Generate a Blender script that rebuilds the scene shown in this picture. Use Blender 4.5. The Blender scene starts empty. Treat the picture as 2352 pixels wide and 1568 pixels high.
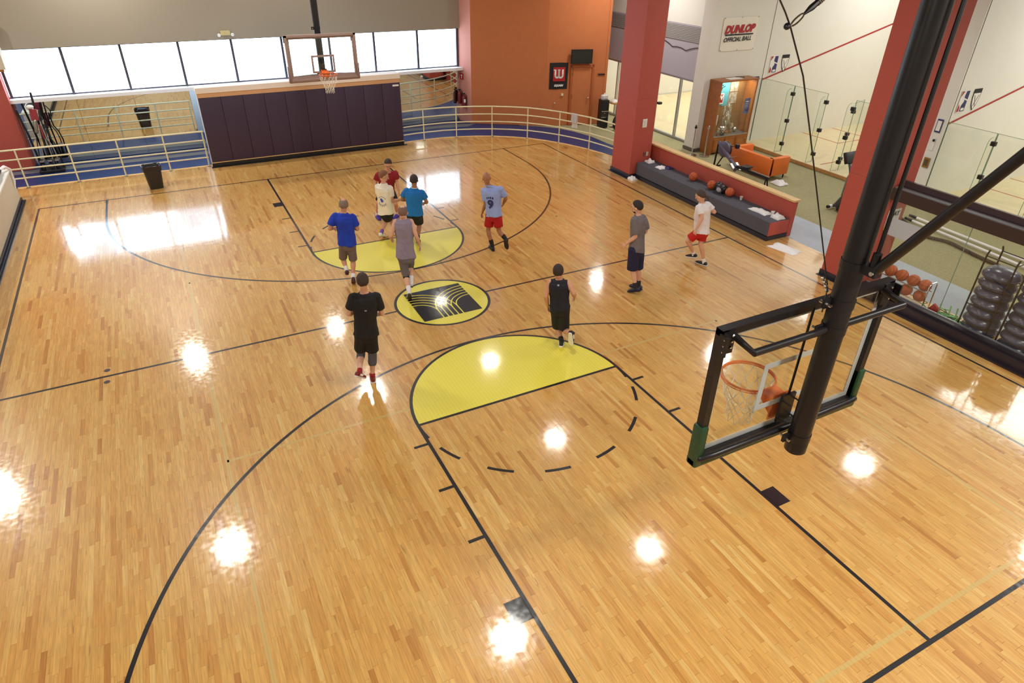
import bpy, bmesh, math, random, json
from mathutils import Vector, Matrix, noise
from mathutils.bvhtree import BVHTree
R=math.radians; PI=math.pi
random.seed(7)
sc=bpy.context.scene
C=sc.collection
# ------------------------------------------------------------------ camera
cd=bpy.data.cameras.new('camera'); cam=bpy.data.objects.new('camera',cd); C.objects.link(cam)
CX,CY,CZ,YAW,PIT,ROL,F=-4.14042,-10.87877,6.30806,0.484819,0.559318,0.0166274,1504.463
cd.sensor_width=36; cd.lens=F/2352*36; cd.clip_start=.05; cd.clip_end=200
fw=Vector((math.sin(YAW)*math.cos(PIT),math.cos(YAW)*math.cos(PIT),-math.sin(PIT)))
rt=Vector((math.cos(YAW),-math.sin(YAW),0)); up=rt.cross(fw)
r2=rt*math.cos(ROL)+up*math.sin(ROL); u2=-rt*math.sin(ROL)+up*math.cos(ROL)
m=Matrix((r2,u2,-fw)).transposed().to_4x4(); m.translation=(CX,CY,CZ); cam.matrix_world=m
sc.camera=cam
# ------------------------------------------------------------------ world, exposure
w=bpy.data.worlds.new('world'); sc.world=w; w.use_nodes=True
bg=w.node_tree.nodes['Background']; bg.inputs[0].default_value=(.75,.85,1,1); bg.inputs[1].default_value=.6
vs=sc.view_settings; vs.view_transform='Standard'; vs.look='None'; vs.gamma=1; vs.use_curve_mapping=False
vs.exposure=0.30
sc.cycles.use_denoising=True
sc.cycles.max_bounces=10; sc.cycles.diffuse_bounces=4; sc.cycles.glossy_bounces=5; sc.cycles.transparent_max_bounces=24
sc.cycles.caustics_reflective=False; sc.cycles.caustics_refractive=False; sc.cycles.sample_clamp_indirect=6
LAMP_K=1.25; COURT_W=215; WINDOW_E=6.0
LAMPS=[(-5.1,11.9,120),(0,11.8,45),(4.5,12.0,10),(0,7.0,120),(4.4,7.0,28),(-5.1,2.3,105),(4.35,2.25,30),(0,-3.1,75),(4.3,-2.5,28),(-4.5,-9.8,165),(0.8,-11,165),(5.5,-10,175),(-10.5,7,240),(-12.2,-4.5,260)]  # those behind the camera and far left are unseen, added for extra light
SIDE=[(10.4,9.0,90),(10.9,2.5,70),(10.6,-3.4,35),(11.8,-7.5,90)]
LZ=7.0
def area(loc,size,power,col,shape='DISK',sy=None,upward=False):
    l=bpy.data.lights.new('lamp_light','AREA'); l.shape=shape; l.size=size
    if sy: l.size_y=sy
    l.energy=power; l.color=col
    o=bpy.data.objects.new('lamp_light',l); C.objects.link(o); o.location=loc
    if upward: o.rotation_euler=(PI,0,0)
    return o
for (x,y,p_) in LAMPS:
    area((x,y,LZ-.06),.54,p_*LAMP_K,(1,.95,.87))
for (x,y,p_) in SIDE:
    area((x,y,5.9),.66,p_*LAMP_K,(1,.95,.87))
for (x,y,k_) in ((19.2,3.1,1.5),(19.2,-3.6,1.5),(17.0,9.8,2.8)): area((x,y,7.2),3.2,COURT_W*k_,(1,.98,.94),'RECTANGLE',4.5)
area((12.78,5.88,2.27),1.3,14,(1,.95,.85),'RECTANGLE',.2)  # unseen lamp added under the cabinet top to brighten the display
# ------------------------------------------------------------------ helpers
def lin(c):
    return tuple(((v/255)/12.92 if v/255<=.04045 else ((v/255+.055)/1.055)**2.4) for v in c)+(1,)
def mat(name,rgb,rough=.6,metal=0,spec=.5,bump=0,bscale=200,var=0,vscale=6,coat=0,emit=0,col2=None):
    M=bpy.data.materials.new(name); M.use_nodes=True; nt=M.node_tree; b=nt.nodes['Principled BSDF']
    b.inputs['Base Color'].default_value=lin(rgb); b.inputs['Roughness'].default_value=rough
    b.inputs['Metallic'].default_value=metal; b.inputs['Specular IOR Level'].default_value=spec
    b.inputs['Coat Weight'].default_value=coat; b.inputs['Coat Roughness'].default_value=.1
    tc=nt.nodes.new('ShaderNodeTexCoord')
    if var:
        n=nt.nodes.new('ShaderNodeTexNoise'); n.inputs['Scale'].default_value=vscale; n.inputs['Detail'].default_value=5
        nt.links.new(tc.outputs['Object'],n.inputs['Vector'])
        mx=nt.nodes.new('ShaderNodeMix'); mx.data_type='RGBA'
        c1=lin(rgb); c2=lin(col2) if col2 else tuple(v*(1-var) for v in c1[:3])+(1,)
        mx.inputs[6].default_value=c1; mx.inputs[7].default_value=c2
        mr=nt.nodes.new('ShaderNodeMapRange'); mr.inputs[1].default_value=.35; mr.inputs[2].default_value=.65
        nt.links.new(n.outputs[0],mr.inputs[0]); nt.links.new(mr.outputs[0],mx.inputs[0]); nt.links.new(mx.outputs[2],b.inputs['Base Color'])
    if bump:
        n=nt.nodes.new('ShaderNodeTexNoise'); n.inputs['Scale'].default_value=bscale; n.inputs['Detail'].default_value=3
        nt.links.new(tc.outputs['Object'],n.inputs['Vector'])
        bp=nt.nodes.new('ShaderNodeBump'); bp.inputs['Strength'].default_value=bump; bp.inputs['Distance'].default_value=.01
        nt.links.new(n.outputs[0],bp.inputs['Height']); nt.links.new(bp.outputs[0],b.inputs['Normal'])
    if emit:
        b.inputs['Emission Color'].default_value=lin(rgb); b.inputs['Emission Strength'].default_value=emit
    return M
def glassmat(name,tint,refl=.12,rough=0.02):
    M=bpy.data.materials.new(name); M.use_nodes=True; nt=M.node_tree; nt.nodes.clear()
    o=nt.nodes.new('ShaderNodeOutputMaterial'); t=nt.nodes.new('ShaderNodeBsdfTransparent'); g=nt.nodes.new('ShaderNodeBsdfGlossy')
    t.inputs[0].default_value=tint; g.inputs[0].default_value=(1,1,1,1); g.inputs['Roughness'].default_value=rough
    lw_=nt.nodes.new('ShaderNodeLayerWeight'); lw_.inputs[0].default_value=.5; po=nt.nodes.new('ShaderNodeMath'); po.operation='POWER'; po.inputs[1].default_value=5
    nt.links.new(lw_.outputs['Facing'],po.inputs[0]); ma=nt.nodes.new('ShaderNodeMath'); ma.operation='MULTIPLY_ADD'; ma.inputs[1].default_value=.9; ma.inputs[2].default_value=.04; nt.links.new(po.outputs[0],ma.inputs[0])
    mx=nt.nodes.new('ShaderNodeMixShader'); nt.links.new(ma.outputs[0],mx.inputs[0]); nt.links.new(t.outputs[0],mx.inputs[1]); nt.links.new(g.outputs[0],mx.inputs[2])
    nt.links.new(mx.outputs[0],o.inputs[0]); return M
def box(bm,a,b,bev=0):
    """axis box between corners"""
    x0,x1=sorted((a[0],b[0])); y0,y1=sorted((a[1],b[1])); z0,z1=sorted((a[2],b[2]))
    v=[bm.verts.new(p) for p in ((x0,y0,z0),(x1,y0,z0),(x1,y1,z0),(x0,y1,z0),(x0,y0,z1),(x1,y0,z1),(x1,y1,z1),(x0,y1,z1))]
    fs=[bm.faces.new([v[i] for i in f]) for f in ((3,2,1,0),(4,5,6,7),(0,1,5,4),(1,2,6,5),(2,3,7,6),(3,0,4,7))]
    if bev:
        es=list({e for f in fs for e in f.edges}); bmesh.ops.bevel(bm,geom=es,offset=bev,segments=2,affect='EDGES',profile=.5)
    return v
def obox(bm,c,ax,hy,hz=None,bev=0,M=None):
    """oriented box: centre c, half sizes ax, matrix M (3x3)"""
    n0=len(bm.verts); v=box(bm,(-ax,-hy,-hz),(ax,hy,hz),bev); bm.verts.ensure_lookup_table()
    for q in bm.verts[n0:]: q.co=(M@q.co if M else q.co)+Vector(c)
def frame_of(d):
    d=Vector(d).normalized(); a=Vector((0,0,1)) if abs(d.z)<.9 else Vector((1,0,0))
    s=d.cross(a).normalized(); return s,d.cross(s).normalized()
def loft(bm,rings,cap=True):
    """rings: list of lists of points of equal count"""
    vr=[[bm.verts.new(p) for p in r] for r in rings]; n=len(vr[0])
    for a,b in zip(vr,vr[1:]):
        for i in range(n): bm.faces.new((a[i],a[(i+1)%n],b[(i+1)%n],b[i]))
    if cap: bm.faces.new(vr[0][::-1]); bm.faces.new(vr[-1])
    return vr
def ring(c,s,t,rs,rt,n=12,pw=1):
    out=[]
    for i in range(n):
        a=2*PI*i/n; ca,sa=math.cos(a),math.sin(a)
        if pw!=1: ca=math.copysign(abs(ca)**pw,ca); sa=math.copysign(abs(sa)**pw,sa)
        out.append(Vector(c)+s*ca*rs+t*sa*rt)
    return out
def tube(bm,pts,r,n=8,round_ends=False,closed=False):
    pts=[Vector(p) for p in pts]; m=len(pts); rr=r if isinstance(r,(list,tuple)) else [r]*m
    rings=[]; s=None
    for i,p in enumerate(pts):
        if closed: d=pts[(i+1)%m]-pts[i-1]
        else: d=(pts[min(i+1,m-1)]-pts[max(i-1,0)])
        if d.length<1e-9: d=Vector((0,0,1))
        d.normalize()
        if s is None: s,_=frame_of(d)
        s=(s-d*s.dot(d)); 
        if s.length<1e-6: s,_=frame_of(d)
        s.normalize(); t=d.cross(s); rings.append(ring(p,s,t,rr[i],rr[i],n))
    if round_ends:
        d0=(pts[0]-pts[1]).normalized(); d1=(pts[-1]-pts[-2]).normalized()
        def endr(rg,c,d,r): return [[c+(q-c)*k+d*r*math.sqrt(max(0,1-k*k)) for q in rg] for k in (.9,.6,.15)]
        rings=endr(rings[0],pts[0],d0,rr[0])[::-1]+rings+endr(rings[-1],pts[-1],d1,rr[-1])
    if closed:
        vr=[[bm.verts.new(p) for p in q] for q in rings]
        for k in range(m):
            a,b=vr[k],vr[(k+1)%m]
            for i in range(n): bm.faces.new((a[i],a[(i+1)%n],b[(i+1)%n],b[i]))
    else: loft(bm,rings)
def cyl(bm,c,r,z0,z1,n=20,r2=None):
    c=Vector((c[0],c[1],0)); loft(bm,[ring(c+Vector((0,0,z0)),Vector((1,0,0)),Vector((0,1,0)),r,r,n),ring(c+Vector((0,0,z1)),Vector((1,0,0)),Vector((0,1,0)),r if r2 is None else r2,r if r2 is None else r2,n)])
def lathe(bm,c,prof,n=20):
    loft(bm,[ring(Vector(c)+Vector((0,0,z)),Vector((1,0,0)),Vector((0,1,0)),max(r,.0005),max(r,.0005),n) for r,z in prof])
def ell(bm,c,rx,ry,rz,M=None,sub=2):
    n0=len(bm.verts); bmesh.ops.create_icosphere(bm,subdivisions=sub,radius=1); bm.verts.ensure_lookup_table()
    for v in bm.verts[n0:]:
        q=Vector((v.co.x*rx,v.co.y*ry,v.co.z*rz)); v.co=(M@q if M else q)+Vector(c)
def prism(bm,poly,z0,z1):
    """extrude polygon in xy"""
    a=[bm.verts.new((x,y,z0)) for x,y in poly]; b=[bm.verts.new((x,y,z1)) for x,y in poly]; n=len(poly)
    try: bm.faces.new(a[::-1]); bm.faces.new(b)
    except ValueError: pass
    for i in range(n): bm.faces.new((a[i],a[(i+1)%n],b[(i+1)%n],b[i]))
def B(): return bmesh.new()
def props(o,label=None,cat=None,group=None,kind=None):
    if label: o['label']=label
    if cat: o['category']=cat
    if group: o['group']=group
    if kind: o['kind']=kind
    return o
def mk(name,bm,M,parent=None,smooth=False,label=None,local=False,normals=True):
    me=bpy.data.meshes.new(name)
    if normals: bmesh.ops.recalc_face_normals(bm,faces=bm.faces)
    bm.to_mesh(me); bm.free(); me.materials.append(M)
    if smooth:
        me.polygons.foreach_set('use_smooth',[True]*len(me.polygons))
        try: me.set_sharp_from_angle(angle=R(42))
        except Exception: pass
    return link(name,me,parent,label,local)
def link(name,me,parent=None,label=None,local=False):
    o=bpy.data.objects.new(name,me); C.objects.link(o)
    if parent is not None:
        o.parent=parent
        if parent.type=='EMPTY' and not local: o.location=-Vector(parent.location)
    if label: o['label']=label
    return o
def thing(name,label,cat,loc=(0,0,0),rz=0,group=None):
    o=bpy.data.objects.new(name,None); C.objects.link(o); o.location=loc; o.rotation_euler=(0,0,rz); o.empty_display_size=.1
    return props(o,label,cat,group)
def one(name,bm,M,label,cat,group=None,smooth=False,kind=None):
    return props(mk(name,bm,M,smooth=smooth),label,cat,group,kind)
def struct(name,bm,M,parent=None,smooth=False):
    o=mk(name,bm,M,parent,smooth)
    if parent is None: o['kind']='structure'
    return o
def copy_tree(o,parent=None):
    c=o.copy(); C.objects.link(c)
    if parent is not None: c.parent=parent
    for ch in list(o.children): copy_tree(ch,c)
    return c
TMP=bpy.data.scenes.new('workbench')
def evaluated(o):
    TMP.collection.objects.link(o); vl=TMP.view_layers[0]; vl.update(); dg=vl.depsgraph; dg.update()
    me=bpy.data.meshes.new_from_object(o.evaluated_get(dg)); TMP.collection.objects.unlink(o); return me
def text_mesh(s,size,shear=0,bold=0,depth=.002,space=1):
    cu=bpy.data.curves.new('txt','FONT'); cu.body=s; cu.size=size; cu.shear=shear; cu.offset=bold; cu.extrude=depth; cu.align_x='CENTER'; cu.align_y='CENTER'; cu.space_character=space
    cu.resolution_u=3
    o=bpy.data.objects.new('txt',cu); me=evaluated(o)
    bpy.data.objects.remove(o); bpy.data.curves.remove(cu); return me
def place(me,origin,right,upv):
    right=Vector(right).normalized(); upv=Vector(upv).normalized(); n=right.cross(upv)
    M=Matrix((right,upv,n)).transposed().to_4x4(); M.translation=Vector(origin); me.transform(M); return me
def letters(name,s,size,origin,right,upv,M,parent,label=None,**k):
    me=place(text_mesh(s,size,**k),origin,right,upv); me.materials.clear(); me.materials.append(M); return link(name,me,parent,label)
# ------------------------------------------------------------------ materials
M={}
M['tan']=mat('tan_paint',(160,151,136),.8,bump=.1)
M['ceil']=mat('ceiling_paint',(96,92,88),.9)
M['orange']=mat('orange_paint',(192,114,68),.85,bump=.15,bscale=120,var=.05)
M['pink']=mat('salmon_paint',(205,140,125),.8,bump=.1)
M['red']=mat('brick_red_paint',(178,80,68),.62,bump=.08,bscale=150,var=.04)
M['white']=mat('warm_white_paint',(224,221,212),.7,var=.02,vscale=2)
M['cwhite']=mat('court_white_plaster',(228,227,219),.55,var=.03,vscale=1.5)
M['lilac']=mat('lilac_grey_paint',(176,170,182),.7)
M['beige']=mat('beige_paint',(205,196,176),.75,var=.03)
M['black']=mat('black_plastic',(22,21,24),.4)
M['blackbase']=mat('black_rubber_base',(30,29,42),.4)
M['metalblk']=mat('black_painted_steel',(26,23,26),.36,spec=.4,var=.12,vscale=8)
M['navy']=mat('navy_vinyl',(56,41,66),.5,bump=.05,bscale=60)
M['taupe']=mat('taupe_vinyl',(140,112,104),.5)
M['green']=mat('dark_green_vinyl',(28,62,36),.45)
M['cream']=mat('cream_painted_steel',(222,216,180),.35,spec=.6)
M['chrome']=mat('chrome',(220,220,222),.15,metal=1)
M['steel']=mat('brushed_steel',(165,160,155),.35,metal=1)
M['brass']=mat('brass',(190,155,90),.3,metal=1)
M['gold']=mat('gold_plate',(215,180,95),.22,metal=1)
M['silver']=mat('silver_plate',(225,222,215),.18,metal=1)
M['track']=mat('blue_track_rubber',(30,56,112),.42,bump=.08,var=.1,vscale=3)
M['tracksheen']=mat('track_rubber_pale_sheen',(172,180,192),.6,var=.06,vscale=2)  # pale reflection of the white court walls put into the track colour
M['lane']=mat('grey_lane_line',(118,122,130),.5)
M['carpet']=mat('olive_carpet',(172,165,124),.95,bump=.5,bscale=350,var=.3,vscale=55)
M['bench']=mat('charcoal_carpet',(98,98,110),.95,bump=.6,bscale=300,var=.35,vscale=70)
M['wood']=mat('cherry_wood',(165,98,42),.4,var=.2,vscale=9)
M['oak']=mat('oak_trim',(226,188,130),.4,var=.1,vscale=7)
M['step']=mat('oak_nosing',(190,140,84),.45,var=.2,vscale=9)
M['cfloor']=mat('court_maple',(222,204,162),.3,var=.07,vscale=3)
M['redline']=mat('red_line_paint',(165,35,32),.5)
M['sofa']=mat('orange_leather',(228,116,44),.45,var=.06)
M['glass']=glassmat('clear_glass',(.965,.985,.965,1))
M['edge']=mat('glass_edge_green',(120,150,130),.2)
M['bglass']=glassmat('backboard_glass',(.95,.97,.95,1))
M['whiteplastic']=mat('white_plastic',(235,235,232),.4)
M['whiteline']=mat('white_vinyl_line',(205,203,208),.5)
M['rimorange']=mat('orange_rim_paint',(212,100,48),.4)
M['net']=mat('net_cord',(225,218,205),.9)
M['towel']=mat('white_towel',(240,238,240),.95,bump=.6,bscale=120)
M['ball']=None
M['alum']=mat('aluminium_frame',(175,175,178),.35,metal=.8)
M['darkframe']=mat('dark_window_frame',(70,66,80),.5)
M['ledge']=mat('white_sill_paint',(236,238,242),.5)
M['bluelogo']=mat('blue_print',(40,70,160),.6)
M['darkblue']=mat('navy_print',(45,45,100),.6)
M['redprint']=mat('red_print',(170,28,36),.6)
M['blackprint']=mat('black_print',(20,20,22),.6)
M['paper']=mat('white_paper',(232,230,226),.7)
# window glazing lit by the sky
def window_mat():
    Q=bpy.data.materials.new('frosted_skylit_glazing'); Q.use_nodes=True; nt=Q.node_tree; nt.nodes.clear()
    o=nt.nodes.new('ShaderNodeOutputMaterial'); e=nt.nodes.new('ShaderNodeEmission'); tc=nt.nodes.new('ShaderNodeTexCoord')
    n=nt.nodes.new('ShaderNodeTexNoise'); n.inputs['Scale'].default_value=.55; n.inputs['Detail'].default_value=4; nt.links.new(tc.outputs['Object'],n.inputs['Vector'])
    cr=nt.nodes.new('ShaderNodeValToRGB'); cr.color_ramp.elements[0].position=.38; cr.color_ramp.elements[0].color=(.26,.34,.44,1); cr.color_ramp.elements[1].position=.50; cr.color_ramp.elements[1].color=(.70,.84,1,1)
    nt.links.new(n.outputs[0],cr.inputs[0]); nt.links.new(cr.outputs[0],e.inputs[0]); e.inputs[1].default_value=WINDOW_E
    nt.links.new(e.outputs[0],o.inputs[0]); return Q
M['sky']=window_mat()
def mirror_mat():
    Q=bpy.data.materials.new('mirror_glass'); Q.use_nodes=True; b=Q.node_tree.nodes['Principled BSDF']
    b.inputs['Base Color'].default_value=(.72,.78,.76,1); b.inputs['Metallic'].default_value=1; b.inputs['Roughness'].default_value=0.0; return Q
M['mirror']=mirror_mat()
def glossy_coat(nt,b,tc):
    b.inputs['Roughness'].default_value=.38; b.inputs['Coat Weight'].default_value=1; b.inputs['Coat IOR'].default_value=1.72
    n=nt.nodes.new('ShaderNodeTexNoise'); n.inputs['Scale'].default_value=14; n.inputs['Detail'].default_value=6
    nt.links.new(tc.outputs['Object'],n.inputs['Vector'])
    mr=nt.nodes.new('ShaderNodeMapRange'); mr.inputs[1].default_value=.3; mr.inputs[2].default_value=.75; mr.inputs[3].default_value=.045; mr.inputs[4].default_value=.15
    nt.links.new(n.outputs[0],mr.inputs[0]); nt.links.new(mr.outputs[0],b.inputs['Coat Roughness'])
    n2=nt.nodes.new('ShaderNodeTexNoise'); n2.inputs['Scale'].default_value=3.2; n2.inputs['Detail'].default_value=2; nt.links.new(tc.outputs['Object'],n2.inputs['Vector'])
    bp=nt.nodes.new('ShaderNodeBump'); bp.inputs['Strength'].default_value=.035; bp.inputs['Distance'].default_value=.02; nt.links.new(n2.outputs[0],bp.inputs['Height'])
    nt.links.new(bp.outputs[0],b.inputs['Coat Normal'])
def plank_mat():
    Q=bpy.data.materials.new('maple_strip_floor'); Q.use_nodes=True; nt=Q.node_tree; b=nt.nodes['Principled BSDF']; L=nt.links.new
    tc=nt.nodes.new('ShaderNodeTexCoord'); at=nt.nodes.new('ShaderNodeAttribute'); at.attribute_name='tone'
    cr=nt.nodes.new('ShaderNodeValToRGB'); e=cr.color_ramp.elements
    e[0].position=0; e[0].color=lin((188,130,62)); e[1].position=1; e[1].color=lin((230,192,120))
    for p,c in ((.10,(206,150,76)),(.4,(216,164,88)),(.75,(222,176,100))): q=e.new(p); q.color=lin(c)
    L(at.outputs['Fac'],cr.inputs[0])
    # grain: noise stretched along the board, shifted per board
    mp=nt.nodes.new('ShaderNodeMapping'); mp.inputs['Scale'].default_value=(60,3.5,1); L(tc.outputs['Object'],mp.inputs['Vector'])
    cx=nt.nodes.new('ShaderNodeVectorMath'); cx.operation='ADD'; sc_=nt.nodes.new('ShaderNodeVectorMath'); sc_.operation='SCALE'; sc_.inputs['Scale'].default_value=57
    cmb=nt.nodes.new('ShaderNodeCombineXYZ'); L(at.outputs['Fac'],cmb.inputs[0]); L(at.outputs['Fac'],cmb.inputs[1]); L(at.outputs['Fac'],cmb.inputs[2]); L(cmb.outputs[0],sc_.inputs[0])
    L(mp.outputs[0],cx.inputs[0]); L(sc_.outputs[0],cx.inputs[1])
    n=nt.nodes.new('ShaderNodeTexNoise'); n.inputs['Scale'].default_value=1; n.inputs['Detail'].default_value=5; n.inputs['Roughness'].default_value=.6; L(cx.outputs[0],n.inputs['Vector'])
    mr=nt.nodes.new('ShaderNodeMapRange'); mr.inputs[1].default_value=.3; mr.inputs[2].default_value=.7; mr.inputs[3].default_value=.76; mr.inputs[4].default_value=1.13; L(n.outputs[0],mr.inputs[0])
    mu=nt.nodes.new('ShaderNodeMix'); mu.data_type='RGBA'; mu.blend_type='MULTIPLY'; mu.inputs[0].default_value=1
    L(cr.outputs[0],mu.inputs[6]); g=nt.nodes.new('ShaderNodeCombineColor'); 
    for i in range(3): L(mr.outputs[0],g.inputs[i])
    L(g.outputs[0],mu.inputs[7])
    # dark mineral streaks
    mp2=nt.nodes.new('ShaderNodeMapping'); mp2.inputs['Scale'].default_value=(24,2.2,1); L(tc.outputs['Object'],mp2.inputs['Vector'])
    ad=nt.nodes.new('ShaderNodeVectorMath'); ad.operation='ADD'; L(mp2.outputs[0],ad.inputs[0]); L(sc_.outputs[0],ad.inputs[1])
    n3=nt.nodes.new('ShaderNodeTexNoise'); n3.inputs['Scale'].default_value=1; n3.inputs['Detail'].default_value=3; L(ad.outputs[0],n3.inputs['Vector'])
    m3=nt.nodes.new('ShaderNodeMapRange'); m3.inputs[1].default_value=.66; m3.inputs[2].default_value=.80; m3.inputs[3].default_value=0; m3.inputs[4].default_value=.75; L(n3.outputs[0],m3.inputs[0])
    mx=nt.nodes.new('ShaderNodeMix'); mx.data_type='RGBA'; mx.inputs[7].default_value=lin((140,84,40)); L(m3.outputs[0],mx.inputs[0]); L(mu.outputs[2],mx.inputs[6])
    # broad uneven ageing of the varnish
    n4=nt.nodes.new('ShaderNodeTexNoise'); n4.inputs['Scale'].default_value=.45; n4.inputs['Detail'].default_value=4; L(tc.outputs['Object'],n4.inputs['Vector'])
    m4=nt.nodes.new('ShaderNodeMapRange'); m4.inputs[1].default_value=.35; m4.inputs[2].default_value=.65; m4.inputs[3].default_value=0; m4.inputs[4].default_value=.35; L(n4.outputs[0],m4.inputs[0])
    mv=nt.nodes.new('ShaderNodeMix'); mv.data_type='RGBA'; mv.blend_type='MULTIPLY'; mv.inputs[7].default_value=(.86,.74,.55,1); L(m4.outputs[0],mv.inputs[0]); L(mx.outputs[2],mv.inputs[6])
    L(mv.outputs[2],b.inputs['Base Color']); glossy_coat(nt,b,tc); return Q
M['plank']=plank_mat()
def paint_mat(name,rgb):
    Q=bpy.data.materials.new(name); Q.use_nodes=True; nt=Q.node_tree; b=nt.nodes['Principled BSDF']; L=nt.links.new; tc=nt.nodes.new('ShaderNodeTexCoord')
    sp=nt.nodes.new('ShaderNodeSeparateXYZ'); L(tc.outputs['Object'],sp.inputs[0])
    a=nt.nodes.new('ShaderNodeMath'); a.operation='DIVIDE'; a.inputs[1].default_value=.0571; L(sp.outputs[0],a.inputs[0])
    f=nt.nodes.new('ShaderNodeMath'); f.operation='FRACT'; L(a.outputs[0],f.inputs[0])
    g=nt.nodes.new('ShaderNodeMath'); g.operation='LESS_THAN'; g.inputs[1].default_value=.045; L(f.outputs[0],g.inputs[0])
    n=nt.nodes.new('ShaderNodeTexNoise'); n.inputs['Scale'].default_value=2.5; n.inputs['Detail'].default_value=6; L(tc.outputs['Object'],n.inputs['Vector'])
    g2=nt.nodes.new('ShaderNodeMath'); g2.operation='MULTIPLY'; L(g.outputs[0],g2.inputs[0]); L(n.outputs[0],g2.inputs[1])
    mx=nt.nodes.new('ShaderNodeMix'); mx.data_type='RGBA'; mx.inputs[6].default_value=lin(rgb); mx.inputs[7].default_value=lin(tuple(v*.6 for v in rgb)); L(g2.outputs[0],mx.inputs[0]); L(mx.outputs[2],b.inputs['Base Color'])
    glossy_coat(nt,b,tc); return Q
M['pblack']=paint_mat('black_court_paint',(13,11,20)); M['pyellow']=paint_mat('yellow_court_paint',(238,224,84)); M['pfaint']=paint_mat('faded_tan_court_paint',(205,172,104))
def ball_mat():
    Q=bpy.data.materials.new('basketball_rubber'); Q.use_nodes=True; nt=Q.node_tree; b=nt.nodes['Principled BSDF']; b.inputs['Base Color'].default_value=lin((190,88,42)); b.inputs['Roughness'].default_value=.6
    v=nt.nodes.new('ShaderNodeTexVoronoi'); v.inputs['Scale'].default_value=60; bp=nt.nodes.new('ShaderNodeBump'); bp.inputs['Strength'].default_value=.4; bp.inputs['Distance'].default_value=.003
    tc=nt.nodes.new('ShaderNodeTexCoord'); nt.links.new(tc.outputs['Object'],v.inputs['Vector']); nt.links.new(v.outputs[0],bp.inputs['Height']); nt.links.new(bp.outputs[0],b.inputs['Normal']); return Q
M['ball']=ball_mat()
H=9.2245; W=7.5512; FTY=H-5.766
# ------------------------------------------------------------------ floor: strip boards
EDGE=[(-8.2,11.27),(3.0,11.27),(3.9,11.33),(4.6,11.32),(5.3,11.18),(5.9,10.99),(6.4,10.74),(6.95,10.38),(7.4,10.0),(7.85,9.42),(8.25,8.75),(8.55,8.05),(8.78,7.3),(8.9,6.6),(8.92,6.0)]
def edge_y(x):
    if x<=EDGE[0][0]: return EDGE[0][1]
    for (a,b),(c,d) in zip(EDGE,EDGE[1:]):
        if x<=c: return b+(d-b)*(x-a)/(c-a)
    return 6.0
def sub():
    bm=B(); box(bm,(-13,-14,-.12),(24.4,14,-.02)); return struct('floor',bm,mat('dark_subfloor',(60,40,25),.9))
FLOOR=sub()
BW=.0571
def build_planks():
    rnd=random.Random(3); boards=[]; x=-8.223; k=0
    while x<8.86:
        top=edge_y(x+BW/2); y=-12-rnd.random()*.8
        while y<top-.02:
            l=rnd.choice((.22,.3,.38,.5,.62,.8,1.0)); y1=min(y+l*rnd.uniform(.85,1.15),top); tone=min(1,max(0,rnd.gauss(.55,.17)))
            if rnd.random()<.06: tone=rnd.random()*.12
            boards.append((x,y,y1,tone)); y=y1
        x+=BW
    return boards
boards=build_planks()
def plank_mesh(bl,name,g=.0004,gz=.0009):
    vs=[];fs=[];tn=[]
    for (x,y0,y1,t) in bl:
        i=len(vs); a,b,c,d=x+g,x+BW-g,y0+gz,y1-gz
        vs+=[(a,c,0),(b,c,0),(b,d,0),(a,d,0),(a-.0005,c-.0008,-.012),(b+.0005,c-.0008,-.012),(b+.0005,d+.0008,-.012),(a-.0005,d+.0008,-.012)]
        fs+=[(i,i+1,i+2,i+3),(i+4,i+5,i+1,i),(i+5,i+6,i+2,i+1),(i+6,i+7,i+3,i+2),(i+7,i+4,i,i+3)]; tn+=[t]*8
    me=bpy.data.meshes.new(name); me.from_pydata(vs,[],fs); at=me.attributes.new('tone','FLOAT','POINT'); at.data.foreach_set('value',tn); me.materials.append(M['plank']); me.update(); return me
def seen_size(b):
    x,y0,y1,_=b; c=Vector((x,(y0+y1)/2,0)); d=c-Vector((CX,CY,CZ)); z=d.dot(fw)
    if z<.5: return 0
    u=1176+F*d.dot(r2)/z; v=784-F*d.dot(u2)/z
    if not(20<u<2330 and 20<v<1548): return 0
    return (y1-y0)*CZ/z**3
order=sorted(range(len(boards)),key=lambda i:-seen_size(boards[i]))
near=set(order[:300])
for i in order[:300]: link('floorboard',plank_mesh([boards[i]],'floorboard'),FLOOR)
o=link('floorboards',plank_mesh([b for i,b in enumerate(boards) if i not in near],'floorboards'),FLOOR); o['kind']='stuff'
# painted lines, 0.6 mm proud
PZ=.0008
def strip(pts,wd,z=PZ,closed=False):
    bm=B(); n=len(pts); L_=[];R_=[]
    for i,p in enumerate(pts):
        a=Vector(pts[(i-1)%n] if closed or i>0 else p); b=Vector(pts[(i+1)%n] if closed or i<n-1 else p); d=(b-a).normalized(); q=Vector((-d.y,d.x))*wd/2
        L_.append(bm.verts.new((p[0]+q.x,p[1]+q.y,z))); R_.append(bm.verts.new((p[0]-q.x,p[1]-q.y,z)))
    for i in range(n if closed else n-1):
        j=(i+1)%n; bm.faces.new((R_[i],R_[j],L_[j],L_[i]))
    return bm
def arc(c,r,a0,a1,n=48): return [(c[0]+r*math.cos(R(a0+(a1-a0)*i/n)),c[1]+r*math.sin(R(a0+(a1-a0)*i/n))) for i in range(n+1)]
def paint(pts,wd,m='pblack',z=PZ,closed=False,name='painted_line'): return mk(name,strip(pts,wd,z,closed),M[m],FLOOR,normals=False)
for pts in ([(-4.45,-9),(-4.45,9)],[(4.45,-9),(4.45,9)],[(-4.45,-9),(4.45,-9)],[(-4.45,9),(4.45,9)],[(-4.45,-3.02),(4.45,-3.02)],[(-4.45,3.02),(4.45,3.02)]): paint(pts,.05,'pfaint',.0005)
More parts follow.
